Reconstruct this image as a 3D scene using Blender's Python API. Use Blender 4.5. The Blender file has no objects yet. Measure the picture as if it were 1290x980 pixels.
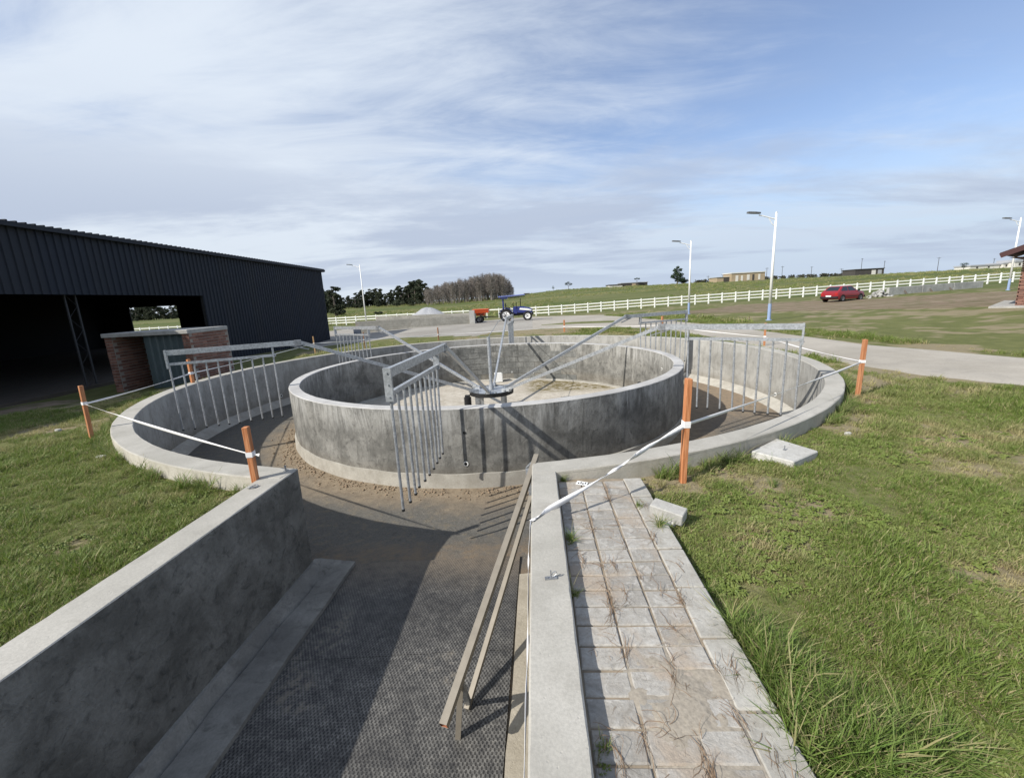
import bpy, bmesh, math, random
import numpy as np
from mathutils import Vector, Matrix

# ------------------------------------------------------------------ camera, sky, sun
S = bpy.context.scene
COL = S.collection
PI = math.pi
rad = math.radians
CAMH = 1.6
FPX, PITCH, ROLL = 543.66, .2081, -.0515
fw = Vector((0, math.cos(PITCH), -math.sin(PITCH)))
up0 = Vector((0, math.sin(PITCH), math.cos(PITCH)))
rt = Vector((1, 0, 0))*math.cos(ROLL) + up0*math.sin(ROLL)
upv = -Vector((1, 0, 0))*math.sin(ROLL) + up0*math.cos(ROLL)
cd = bpy.data.cameras.new('camera')
cam = bpy.data.objects.new('camera', cd); COL.objects.link(cam)
cam.matrix_world = Matrix(((rt.x, upv.x, -fw.x, 0), (rt.y, upv.y, -fw.y, 0), (rt.z, upv.z, -fw.z, CAMH), (0, 0, 0, 1)))
cd.sensor_width = 36; cd.lens = FPX/1290*36; cd.clip_start = .05; cd.clip_end = 6000
S.camera = cam
S.view_settings.view_transform = 'Standard'; S.view_settings.look = 'None'
S.view_settings.exposure = 0.42; S.view_settings.gamma = 1.0

SUN_EL, SUN_TRAVEL = 37.8, 30.8          # elevation; compass the light travels towards (from +X)
sd = Vector((math.cos(rad(SUN_TRAVEL))*math.cos(rad(SUN_EL)), math.sin(rad(SUN_TRAVEL))*math.cos(rad(SUN_EL)), -math.sin(rad(SUN_EL))))
sl = bpy.data.lights.new('sun', 'SUN'); sl.energy = 4.3; sl.angle = rad(.55); sl.color = (1, .955, .88)
so = bpy.data.objects.new('sun', sl); COL.objects.link(so)
so.rotation_euler = sd.to_track_quat('-Z', 'Y').to_euler()

W = bpy.data.worlds.new('World'); S.world = W; W.use_nodes = True
wt = W.node_tree; wn = wt.nodes; wl = wt.links
for n in list(wn): wn.remove(n)
def N(t, ty, **kw):
    n = t.nodes.new(ty)
    for k, v in kw.items():
        if k == 'inp':
            for a, b in v.items(): n.inputs[a].default_value = b
        else: setattr(n, k, v)
    return n
def math_(t, op, a, b=None, c=None, clamp=False):
    n = t.nodes.new('ShaderNodeMath'); n.operation = op; n.use_clamp = clamp
    for i, v in enumerate((a, b, c)):
        if v is None: continue
        if isinstance(v, (int, float)): n.inputs[i].default_value = v
        else: t.links.new(v, n.inputs[i])
    return n.outputs[0]
def vmath(t, op, a, b=None, scale=None):
    n = t.nodes.new('ShaderNodeVectorMath'); n.operation = op
    for i, v in enumerate((a, b)):
        if v is None: continue
        if isinstance(v, (tuple, list)): n.inputs[i].default_value = v
        else: t.links.new(v, n.inputs[i])
    if scale is not None: n.inputs['Scale'].default_value = scale
    return n.outputs[0]
def mixc(t, fac, a, b, blend='MIX'):
    n = t.nodes.new('ShaderNodeMix'); n.data_type = 'RGBA'; n.blend_type = blend
    n.clamp_factor = True
    for s_, v in ((n.inputs['Factor'], fac), (n.inputs[6], a), (n.inputs[7], b)):
        if isinstance(v, (int, float)): s_.default_value = v
        elif isinstance(v, (tuple, list)): s_.default_value = tuple(v) if len(v) == 4 else tuple(v)+(1,)
        else: t.links.new(v, s_)
    return n.outputs[2]
def ramp(t, v, lo, hi, a=0., b=1.):
    n = t.nodes.new('ShaderNodeMapRange'); n.interpolation_type = 'SMOOTHSTEP'
    t.links.new(v, n.inputs[0])
    n.inputs[1].default_value = lo; n.inputs[2].default_value = hi; n.inputs[3].default_value = a; n.inputs[4].default_value = b
    return n.outputs[0]
def noise(t, vec, scale, detail=4, rough=.55, dist=0., out=0):
    n = t.nodes.new('ShaderNodeTexNoise')
    n.inputs['Scale'].default_value = scale; n.inputs['Detail'].default_value = detail
    n.inputs['Roughness'].default_value = rough; n.inputs['Distortion'].default_value = dist
    if vec is not None: t.links.new(vec, n.inputs['Vector'])
    return n.outputs[out]
sky = N(wt, 'ShaderNodeTexSky', sky_type='NISHITA', sun_disc=False, sun_elevation=rad(SUN_EL),
        sun_rotation=math.atan2(-sd.x, -sd.y), altitude=50, air_density=1.0, dust_density=.8, ozone_density=1.6)
tc = N(wt, 'ShaderNodeTexCoord')
d = tc.outputs['Generated']
sep = N(wt, 'ShaderNodeSeparateXYZ'); wl.new(d, sep.inputs[0])
zc = math_(wt, 'MAXIMUM', sep.outputs[2], 0.0)
den = math_(wt, 'ADD', zc, .10)
px = math_(wt, 'DIVIDE', sep.outputs[0], den); py = math_(wt, 'DIVIDE', sep.outputs[1], den)
cmb = N(wt, 'ShaderNodeCombineXYZ'); wl.new(px, cmb.inputs[0]); wl.new(py, cmb.inputs[1])
P = cmb.outputs[0]
# high veil of cirrus: more of it towards the west (left), streaked
rot = N(wt, 'ShaderNodeMapping'); wl.new(P, rot.inputs[0]); rot.inputs['Rotation'].default_value = (0, 0, rad(28)); rot.inputs['Scale'].default_value = (.5, 1.15, 1)
rot.inputs['Location'].default_value = (2.3, .7, 0)
n1 = noise(wt, rot.outputs[0], .46, 9, .58, .7)
n2 = noise(wt, rot.outputs[0], 2.1, 9, .66, .8)
west = ramp(wt, sep.outputs[0], -.6, .6, .11, -.05)
veil = math_(wt, 'ADD', math_(wt, 'ADD', math_(wt, 'MULTIPLY', n1, .75), math_(wt, 'MULTIPLY', n2, .28)), math_(wt, 'ADD', west, .035))
low = ramp(wt, zc, .32, .0, 0, .16)
veil = math_(wt, 'ADD', veil, low)
veilf = ramp(wt, veil, .44, .70, .10, .96)
whitec = (5.1, 5.6, 6.25)
skc = mixc(wt, 1.0, sky.outputs[0], (.94, .95, 1.05, 1), 'MULTIPLY')
c1 = mixc(wt, veilf, skc, whitec)
# lower grey flat clouds
rot2 = N(wt, 'ShaderNodeMapping'); wl.new(P, rot2.inputs[0]); rot2.inputs['Scale'].default_value = (.33, .62, 1); rot2.inputs['Location'].default_value = (1.2, 3.4, 0); rot2.inputs['Rotation'].default_value = (0, 0, rad(12))
n3 = noise(wt, rot2.outputs[0], 1.0, 9, .60, .35)
n4 = noise(wt, rot2.outputs[0], .33, 3, .5)
g = math_(wt, 'ADD', math_(wt, 'MULTIPLY', n3, .8), math_(wt, 'MULTIPLY', n4, .42))
band = math_(wt, 'MULTIPLY', ramp(wt, zc, .40, .14, 0, 1), ramp(wt, zc, .0, .07, .35, 1))
gf = math_(wt, 'MULTIPLY', ramp(wt, g, .53, .66, 0, .80), band)
c2 = mixc(wt, gf, c1, (3.5, 4.0, 5.0))
hz = ramp(wt, zc, .30, .0, 0, .88)
hzc = mixc(wt, ramp(wt, sep.outputs[0], -.5, .6), (4.6, 5.1, 5.7), (3.6, 4.3, 5.3))
c3 = mixc(wt, hz, c1, hzc); c3 = mixc(wt, gf, c3, (3.0, 3.5, 4.5))
bg = N(wt, 'ShaderNodeBackground'); wl.new(c3, bg.inputs[0]); bg.inputs[1].default_value = .115
wo = N(wt, 'ShaderNodeOutputWorld'); wl.new(bg.outputs[0], wo.inputs[0])

S.render.engine = 'CYCLES'
random.seed(7); RNG = np.random.default_rng(11)

# ------------------------------------------------------------------ geometry of the place
CX, CY = -.532, 10.937
RO1, RO0, RI1, RI0 = 7.219, 6.958, 4.614, 4.402    # outer wall outer/inner radius, inner wall outer/inner radius
PZ = -.095                                            # top of the pavers
TRK = -1.28                                           # track floor
GR = -.18                                             # lawn beside the rim
def lwx(y): return -2.238 + .0728*(y-4.188)          # inner face of the channel's left wall
def rwx(y): return .15 + .061*(y-3.87)               # inner face of its right wall
def ray(px, py):
    return fw + rt*((px-645)/FPX) + upv*((490-py)/FPX)
def at_y(px, py, Y):
    d_ = ray(px, py); t = Y/d_.y; return Vector((0, 0, CAMH)) + d_*t
def at_z(px, py, z):
    d_ = ray(px, py); t = (z-CAMH)/d_.z; return Vector((0, 0, CAMH)) + d_*t

# smooth value noise in numpy
def vnoise(x, y, seed=0):
    xi = np.floor(x).astype(np.int64); yi = np.floor(y).astype(np.int64)
    xf = x-xi; yf = y-yi
    u = xf*xf*(3-2*xf); v = yf*yf*(3-2*yf)
    def h(a, b):
        n = (a*374761393 + b*668265263 + seed*982451653) & 0xffffffff
        n = ((n ^ (n >> 13))*1274126177) & 0xffffffff
        return ((n ^ (n >> 16)) & 0xffff)/65535.
    return (h(xi, yi)*(1-u)+h(xi+1, yi)*u)*(1-v)+(h(xi, yi+1)*(1-u)+h(xi+1, yi+1)*u)*v
def fbm(x, y, seed=0, o=4):
    s = 0; a = .5
    for i in range(o):
        s = s + a*vnoise(x*2**i+17*i, y*2**i-9*i, seed+i); a *= .5
    return s/(1-.5**o)

# terrain: thin plate spline through measured points
ctl = []
for a in range(0, 360, 30):
    for r in (8.2, 12):
        x, y = CX+r*math.cos(rad(a)), CY+r*math.sin(rad(a))
        if x < -7.5 and y > 8.5: continue
        ctl.append((x, y, -.2))
ctl += [(-8.4, 10.9, -.30), (-11.5, 12.4, -.56), (-13, 13.6, -.5), (-13, 25, -.68), (-13, 31, -.74), (-20, 22, -.6), (-12, 5, -.25), (-25, 5, -.3),
        (0, -15, -.2), (-20, -15, -.25), (20, -15, -.2), (0, 39.5, -.44), (-8, 34, -.42), (0, 28, -.27), (14.2, 22, -.2), (24, 22, -.12), (31, 40, -.28), (24, 12, -.15), (40, 25, .1), (42, 38, .15), (36, 42, -.05)]
FENCE_PX = [(60, 428.5, 78), (195, 422, 76), (422, 410.3, 71), (560, 403.5, 66), (690, 397.4, 62), (840, 386.5, 60.5), (992, 375.8, 60), (1130, 366, 60), (1269, 356, 60.5), (1420, 345, 62)]
FENCE = [at_y(*p) for p in FENCE_PX]
ctl += [tuple(p) for p in FENCE]
for p in ((1420, 329), (1290, 336), (1150, 344), (1000, 350.5), (870, 357), (780, 361.5), (690, 367), (655, 372), (550, 381), (430, 388), (300, 396), (190, 403), (60, 410)):
    ctl.append(tuple(at_y(*p, 240)))
    q = at_y(*p, 240); ctl.append((q.x*1.9, q.y*1.9, q.z-1.5)); 
for x in (-300, 0, 300): ctl.append((x, -200, -.5))
ctl = np.array(ctl)
def U_(r2): return np.where(r2 > 1e-9, r2*np.log(r2+1e-12), 0)
_sc = 50.
_c = ctl[:, :2]/_sc
_K = U_(((_c[:, None]-_c[None])**2).sum(-1)) + np.eye(len(_c))*.002
_A = np.zeros((len(_c)+3,)*2); _A[:len(_c), :len(_c)] = _K
_Q = np.c_[np.ones(len(_c)), _c]; _A[:len(_c), len(_c):] = _Q; _A[len(_c):, :len(_c)] = _Q.T
_w = np.linalg.solve(_A, np.r_[ctl[:, 2], 0, 0, 0])
def height(x, y):
    x = np.atleast_1d(np.asarray(x, float)); y = np.atleast_1d(np.asarray(y, float))
    out = np.empty(x.shape)
    xf, yf = x.ravel(), y.ravel(); o = out.ravel()
    rr = np.hypot(xf, yf); k = np.minimum(1, 520/np.maximum(rr, 1)); xq, yq = xf*k, yf*k
    for i in range(0, len(xf), 20000):
        q = np.stack([xq[i:i+20000], yq[i:i+20000]], -1)/_sc
        o[i:i+20000] = U_(((q[:, None]-_c[None])**2).sum(-1))@_w[:len(_c)] + _w[len(_c)] + q@_w[len(_c)+1:]
    r = np.hypot(xf-CX, yf-CY)
    leftness = np.clip((-xf-6.5)/2.5, 0, 1)*np.clip((yf-7)/3, 0, 1)
    lim = 13-5*leftness
    t = np.clip((r-(7.6+3.5*(1-leftness)))/(lim-7+.1), 0, 1); t = t*t*(3-2*t)
    t = np.maximum(t, np.clip((-yf-3)/5, 0, 1))
    o[:] = o*t + (-.18)*(1-t)
    o += np.where(r > 7.4, 1, 0)*(fbm(xf*.9, yf*.9, 5, 3)-.5)*.05*np.clip((r-7.3)/1.5, 0, 1)*np.clip((13.5-r)/2.5, 0, 1)
    return o.reshape(x.shape)
def hz1(x, y): return float(height(x, y)[0])
def gpt(px, py):                                     # ground point under a sight line
    z = -.2
    for _ in range(25):
        p = at_z(px, py, min(z, 1.2)); z = .5*z+.5*hz1(p.x, p.y)
    return Vector((p.x, p.y, hz1(p.x, p.y)))
def on_ground(px, Y):
    x = Y*ray(px, 400).x/ray(px, 400).y
    return Vector((x, Y, hz1(x, Y)))

# ------------------------------------------------------------------ material kit
def mat(name, rough=.9, spec=.3, metal=0.):
    m = bpy.data.materials.new(name); m.use_nodes = True
    t = m.node_tree; b = t.nodes['Principled BSDF']
    b.inputs['Roughness'].default_value = rough; b.inputs['Metallic'].default_value = metal
    b.inputs['Specular IOR Level'].default_value = spec
    return m, t, b
def flat(name, col, rough=.7, metal=0., var=.12, scale=8, spec=.35, bump=.0):
    m, t, b = mat(name, rough, spec, metal)
    g = t.nodes.new('ShaderNodeNewGeometry'); v = g.outputs['Position']
    n = noise(t, v, scale, 4, .6)
    c = mixc(t, n, tuple(x*(1-var) for x in col), tuple(min(1, x*(1+var)) for x in col))
    t.links.new(c, b.inputs['Base Color'])
    if bump:
        bu = N(t, 'ShaderNodeBump', inp={'Strength': .5, 'Distance': bump}); t.links.new(n, bu.inputs['Height']); t.links.new(bu.outputs[0], b.inputs['Normal'])
    return m
def concrete(name, c_lo, c_hi, blot=1.1, streak=.5, fine=60, stain=(.10, .10, .095), stainamt=.5, bump=.004, pits=.3, rough=.92, drip=0.):
    m, t, b = mat(name, rough, .25)
    g = t.nodes.new('ShaderNodeNewGeometry'); v = g.outputs['Position']
    n1 = noise(t, v, blot, 8, .62, .3)
    mp = N(t, 'ShaderNodeMapping'); t.links.new(v, mp.inputs[0]); mp.inputs['Scale'].default_value = (5, 5, .55)
    n2 = noise(t, mp.outputs[0], 1.2, 6, .65, .4)
    n3 = noise(t, v, fine, 4, .7)
    n4 = noise(t, v, blot*4.2, 7, .68, .6)
    c = mixc(t, ramp(t, n1, .32, .68), c_lo, c_hi)
    c = mixc(t, ramp(t, n4, .48, .72, 0, stainamt), c, stain)
    c = mixc(t, ramp(t, n2, .50, .78, 0, streak), c, stain)
    c = mixc(t, ramp(t, n4, .44, .24, 0, .28), c, tuple(min(1, x*1.45) for x in c_hi))
    c = mixc(t, ramp(t, n3, .3, .7, 0, .28), c, tuple(x*.55 for x in c_lo))
    if drip:
        mq = N(t, 'ShaderNodeMapping'); t.links.new(v, mq.inputs[0]); mq.inputs['Scale'].default_value = (4.5, 4.5, .8)
        n6 = noise(t, mq.outputs[0], 1.0, 9, .78, .9); sq = N(t, 'ShaderNodeSeparateXYZ'); t.links.new(v, sq.inputs[0])
        top = math_(t, 'MULTIPLY', ramp(t, math_(t, 'ADD', sq.outputs[2], math_(t, 'MULTIPLY', n6, .5)), -.25, .15), ramp(t, n6, .40, .62))
        c = mixc(t, math_(t, 'MULTIPLY', top, drip), c, (.46, .455, .43))
        c = mixc(t, math_(t, 'MULTIPLY', math_(t, 'MULTIPLY', ramp(t, n6, .52, .66), ramp(t, n1, .35, .6)), drip*.55), c, (.40, .395, .37))
        c = mixc(t, math_(t, 'MULTIPLY', ramp(t, sq.outputs[2], -.85, -1.12), .35), c, (.16, .135, .10))
    t.links.new(c, b.inputs['Base Color'])
    vo = N(t, 'ShaderNodeTexVoronoi'); t.links.new(v, vo.inputs['Vector']); vo.inputs['Scale'].default_value = 26
    h = math_(t, 'ADD', math_(t, 'MULTIPLY', n3, .5), math_(t, 'ADD', math_(t, 'MULTIPLY', n4, 1.6), ramp(t, vo.outputs[0], .0, .16, -pits, 0)))
    bu = N(t, 'ShaderNodeBump', inp={'Strength': .8, 'Distance': bump}); t.links.new(h, bu.inputs['Height']); t.links.new(bu.outputs[0], b.inputs['Normal'])
    return m
M = {}
M['rim'] = concrete('pale concrete', (.35, .335, .295), (.46, .44, .395), .9, .12, 70, (.23, .215, .185), .4, .003, .5)
M['cap'] = concrete('inner ring concrete cap', (.40, .39, .375), (.54, .53, .51), 1.1, .1, 70, (.26, .25, .24), .3, .003, .5)
M['rimside'] = concrete('weathered concrete side', (.40, .375, .31), (.52, .49, .43), 1.2, .35, 60, (.24, .22, .17), .35, .004, .6)
M['plaster'] = concrete('grey cement plaster', (.125, .122, .112), (.275, .268, .245), 2.3, .85, 45, (.065, .063, .058), .66, .006, .6, drip=.6)
M['plaster_out'] = concrete('lighter cement plaster', (.27, .262, .24), (.42, .41, .38), 1.3, .6, 45, (.13, .125, .11), .5, .006, .6, drip=.5)
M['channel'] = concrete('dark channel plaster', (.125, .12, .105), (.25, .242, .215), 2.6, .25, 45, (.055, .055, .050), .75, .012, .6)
M['plinth'] = concrete('pale plinth concrete', (.33, .31, .27), (.45, .43, .38), 2.0, .25, 60, (.20, .18, .14), .35, .004, .7)
M['ledge'] = concrete('channel ledge concrete', (.185, .178, .16), (.30, .29, .26), 2.0, .1, 60, (.09, .085, .075), .6, .006, .7)
M['ledge_sand'] = concrete('sandy ledge concrete', (.30, .265, .205), (.40, .36, .29), 2.6, .1, 70, (.20, .17, .13), .35, .006, .7)
M['slab'] = concrete('pale slab concrete', (.43, .42, .39), (.56, .55, .515), 3.0, .15, 60, (.27, .25, .22), .45, .004, .5)
M['road'] = concrete('road concrete', (.33, .30, .25), (.42, .385, .33), .35, .12, 30, (.20, .185, .165), .35, .004, .3)
M['yard'] = concrete('dusty yard', (.27, .25, .22), (.37, .35, .31), .25, .1, 18, (.19, .165, .14), .45, .01, .3)
M['farwall'] = concrete('block wall grey', (.33, .33, .315), (.46, .455, .43), .8, .5, 9, (.20, .195, .18), .5, .006, .3)
M['bunker'] = concrete('bunker block grey', (.25, .245, .22), (.36, .35, .315), .6, .25, 9, (.19, .17, .14), .45, .006, .3)
M['slabtop'] = concrete('kiosk slab concrete', (.33, .32, .30), (.46, .45, .42), 3, .1, 40, (.2, .19, .17), .4)
M['kerb'] = concrete('dull kerb concrete', (.34, .325, .29), (.455, .44, .40), 3.0, .2, 60, (.25, .215, .17), .55, .004, .5)
M['sleeve'] = flat('white plastic', (.75, .75, .72), .5)
M['black'] = flat('black rubber', (.015, .015, .016), .6)
M['dark'] = flat('dark hollow', (.01, .01, .01), .9)

def galv(name, lo, hi, sc=40, rough=.42, metal=.55):
    m, t, b = mat(name, rough, .5, metal)
    g = t.nodes.new('ShaderNodeNewGeometry'); v = g.outputs['Position']
    vo = N(t, 'ShaderNodeTexVoronoi'); t.links.new(v, vo.inputs['Vector']); vo.inputs['Scale'].default_value = sc
    n = noise(t, v, 9, 5, .6)
    f = math_(t, 'ADD', math_(t, 'MULTIPLY', vo.outputs['Color'], .45), math_(t, 'MULTIPLY', n, .6))
    t.links.new(mixc(t, ramp(t, f, .3, .75), lo, hi), b.inputs['Base Color'])
    return m
M['galv'] = galv('galvanised steel', (.33, .345, .36), (.50, .52, .54))
M['galv_dark'] = galv('dull galvanised steel', (.22, .23, .24), (.34, .35, .36))
M['frame'] = flat('dusty galvanised tube', (.27, .24, .195), .55, .3, .22, 14)
M['rust'] = flat('rusty steel', (.25, .09, .045), .9, 0, .3, 30)
M['whitepaint'] = flat('white paint', (.80, .80, .78), .45, 0, .05, 6)
M['bluepaint'] = flat('blue paint', (.25, .33, .50), .5)
M['lamphead'] = flat('dark lamp housing', (.11, .115, .12), .4)
M['fence'] = flat('white fence plastic', (.80, .80, .76), .5, 0, .06, 3)
M['tape'] = flat('white barrier tape', (.82, .80, .79), .45, 0, .07, 25)
M['bark'] = flat('grey bark', (.12, .10, .085), .9)
M['dirtcol'] = flat('dusty brown soil', (.24, .17, .115), .95)

def wood(name, a, b_):
    m, t, b = mat(name, .75, .3)
    g = t.nodes.new('ShaderNodeTexCoord'); v = g.outputs['Object']
    mp = N(t, 'ShaderNodeMapping'); t.links.new(v, mp.inputs[0]); mp.inputs['Scale'].default_value = (60, 60, 4)
    n = noise(t, mp.outputs[0], 1, 5, .6, .5)
    t.links.new(mixc(t, ramp(t, n, .3, .7), a, b_), b.inputs['Base Color'])
    bu = N(t, 'ShaderNodeBump', inp={'Strength': .6, 'Distance': .003}); t.links.new(n, bu.inputs['Height']); t.links.new(bu.outputs[0], b.inputs['Normal'])
    return m
M['wood_new'] = wood('orange sawn timber', (.38, .135, .050), (.58, .265, .125))
M['wood_mid'] = wood('orange brown timber', (.36, .14, .06), (.50, .24, .12))
M['wood_old'] = wood('weathered timber', (.27, .13, .075), (.40, .22, .13))
M['wood_tan'] = wood('tan timber', (.42, .25, .12), (.55, .35, .18))

def brickmat(name, cols):
    m, t, b = mat(name, .9, .2)
    oi = N(t, 'ShaderNodeObjectInfo'); g = t.nodes.new('ShaderNodeNewGeometry')
    n = noise(t, g.outputs['Position'], 35, 4, .6); n2 = noise(t, g.outputs['Position'], 7, 3, .6)
    c = mixc(t, oi.outputs['Random'], cols[0], cols[1])
    c = mixc(t, ramp(t, n2, .45, .7, 0, .6), c, cols[2])
    c = mixc(t, ramp(t, n, .3, .75, 0, .35), c, tuple(x*.6 for x in cols[0]))
    t.links.new(c, b.inputs['Base Color'])
    bu = N(t, 'ShaderNodeBump', inp={'Strength': .6, 'Distance': .004}); t.links.new(n, bu.inputs['Height']); t.links.new(bu.outputs[0], b.inputs['Normal'])
    return m
M['brick'] = brickmat('clay brick', ((.17, .085, .065), (.33, .18, .135), (.14, .10, .09)))
M['mortar'] = flat('mortar', (.30, .265, .23), .95, 0, .2, 20)
def pavermat():
    m, t, b = mat('worn cement paver', .95, .2)
    oi = N(t, 'ShaderNodeObjectInfo'); g = t.nodes.new('ShaderNodeNewGeometry'); v = g.outputs['Position']
    n = noise(t, v, 60, 4, .7); n2 = noise(t, v, 2.4, 6, .65, .5); n3 = noise(t, v, 16, 6, .7, .8)
    c = mixc(t, oi.outputs['Random'], (.27, .255, .23), (.40, .38, .345))
    c = mixc(t, ramp(t, n3, .50, .66, 0, .6), c, (.50, .485, .45))
    c = mixc(t, ramp(t, n3, .48, .30, 0, .5), c, (.20, .185, .16))
    c = mixc(t, ramp(t, n2, .46, .64, 0, .78), c, (.345, .28, .215))
    c = mixc(t, ramp(t, n, .4, .75, 0, .35), c, (.16, .145, .12))
    t.links.new(c, b.inputs['Base Color'])
    h = math_(t, 'ADD', n, math_(t, 'MULTIPLY', n3, 2))
    bu = N(t, 'ShaderNodeBump', inp={'Strength': .8, 'Distance': .004}); t.links.new(h, bu.inputs['Height']); t.links.new(bu.outputs[0], b.inputs['Normal'])
    return m
M['paver'] = pavermat()
M['blockrelief'] = concrete('plastered block', (.12, .122, .116), (.25, .25, .235), 2.6, .85, 45, (.065, .065, .06), .6, .008, .6)

# ------------------------------------------------------------------ object kit
class MB:
    def __init__(s): s.v = []; s.f = []; s.m = []
    def add(s, vs, fs, mi=0):
        o = len(s.v); s.v += [tuple(x) for x in vs]; s.f += [tuple(i+o for i in q) for q in fs]; s.m += [mi]*len(fs); return s
    def box(s, x0, x1, y0, y1, z0, z1, mi=0, M_=None):
        vs = [Vector(p) for p in ((x0, y0, z0), (x1, y0, z0), (x1, y1, z0), (x0, y1, z0), (x0, y0, z1), (x1, y0, z1), (x1, y1, z1), (x0, y1, z1))]
        if M_ is not None: vs = [M_ @ p for p in vs]
        return s.add(vs, [(0, 3, 2, 1), (4, 5, 6, 7), (0, 1, 5, 4), (1, 2, 6, 5), (2, 3, 7, 6), (3, 0, 4, 7)], mi)
    def bar(s, a, b, w, h=None, mi=0, upd=Vector((0, 0, 1)), caps=True):
        a = Vector(a); b = Vector(b); h = h or w; d_ = (b-a).normalized()
        if abs(d_.dot(upd)) > .98: upd = Vector((0, 1, 0))
        x = d_.cross(upd).normalized(); y = x.cross(d_).normalized()
        vs = [p+x*sx*w/2+y*sy*h/2 for p in (a, b) for sx, sy in ((-1, -1), (1, -1), (1, 1), (-1, 1))]
        fs = [(0, 1, 5, 4), (1, 2, 6, 5), (2, 3, 7, 6), (3, 0, 4, 7)]
        if caps: fs += [(3, 2, 1, 0), (4, 5, 6, 7)]
        return s.add(vs, fs, mi)
    def tube(s, pts, r, n=8, mi=0, caps=True):
        pts = [Vector(p) for p in pts]; rs = r if isinstance(r, (list, tuple)) else [r]*len(pts)
        vs = []; fs = []; x = None
        for i, p in enumerate(pts):
            d_ = (pts[min(i+1, len(pts)-1)]-pts[max(i-1, 0)]).normalized()
            if x is None: x = d_.orthogonal().normalized()
            else: x = (x-d_*x.dot(d_)).normalized()
            y = d_.cross(x)
            for k in range(n):
                a = 2*PI*k/n; vs.append(p+(x*math.cos(a)+y*math.sin(a))*rs[i])
        for i in range(len(pts)-1):
            for k in range(n):
                fs.append((i*n+k, i*n+(k+1) % n, (i+1)*n+(k+1) % n, (i+1)*n+k))
        if caps: fs += [tuple(range(n-1, -1, -1)), tuple(range((len(pts)-1)*n, len(pts)*n))]
        return s.add(vs, fs, mi)
    def prism(s, poly, z0, z1, mi=0, M_=None):      # poly in xy, ccw
        n = len(poly); vs = [Vector((p[0], p[1], z)) for z in (z0, z1) for p in poly]
        if M_ is not None: vs = [M_ @ v for v in vs]
        return s.add(vs, [tuple(range(n-1, -1, -1)), tuple(range(n, 2*n))]+[(i, (i+1) % n, n+(i+1) % n, n+i) for i in range(n)], mi)
    def mesh(s, name, mats):
        me = bpy.data.meshes.new(name); me.from_pydata(s.v, [], s.f)
        for m in (mats if isinstance(mats, (list, tuple)) else [mats]): me.materials.append(m)
        me.polygons.foreach_set('material_index', s.m); me.update(); return me
    def build(s, name, mats, parent=None, loc=None, bevel=0, smooth=False):
        me = s.mesh(name, mats)
        if bevel:
            b = bmesh.new(); b.from_mesh(me); bmesh.ops.bevel(b, geom=[e for e in b.edges if e.calc_face_angle(0) > .6], offset=bevel, segments=1, affect='EDGES'); b.to_mesh(me); b.free()
        if smooth: me.shade_smooth() if hasattr(me, 'shade_smooth') else None
        return put(name, me, parent, loc)
def put(name, me, parent=None, loc=None, rz=0, rot=None, scale=None):
    o = bpy.data.objects.new(name, me); COL.objects.link(o)
    if parent is not None: o.parent = parent
    if loc is not None: o.location = loc
    if rz: o.rotation_euler = (0, 0, rz)
    if rot is not None: o.rotation_euler = rot
    if scale is not None: o.scale = scale
    return o
def tag(o, label=None, cat=None, group=None, kind=None):
    if label: o['label'] = label
    if cat: o['category'] = cat
    if group: o['group'] = group
    if kind: o['kind'] = kind
    return o
def thing(name, label, cat, loc=(0, 0, 0), rz=0, group=None):
    o = bpy.data.objects.new(name, None); COL.objects.link(o); o.location = loc; o.rotation_euler = (0, 0, rz); o.empty_display_size = .3
    return tag(o, label, cat, group)
def copy_tree(o, parent=None, depth=0):
    c = o.copy(); COL.objects.link(c)
    if parent is not None: c.parent = parent
    for ch in list(o.children): copy_tree(ch, c, depth+1)
    return c
def smooth_angle(me, ang=.7):
    me.polygons.foreach_set('use_smooth', [True]*len(me.polygons))
    try: me.set_sharp_from_angle(angle=ang)
    except Exception: pass
def np_mesh(name, V, F, mats, smooth=False):
    me = bpy.data.meshes.new(name); V = np.asarray(V, np.float32); F = np.asarray(F, np.int32)
    me.vertices.add(len(V)); me.vertices.foreach_set('co', V.ravel())
    k = F.shape[1]; me.loops.add(F.size); me.loops.foreach_set('vertex_index', F.ravel())
    me.polygons.add(len(F)); me.polygons.foreach_set('loop_start', np.arange(0, F.size, k, dtype=np.int32))
    for m in mats: me.materials.append(m)
    if smooth: me.polygons.foreach_set('use_smooth', np.ones(len(F), bool))
    me.update(calc_edges=True); me.validate(); return me

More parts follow.
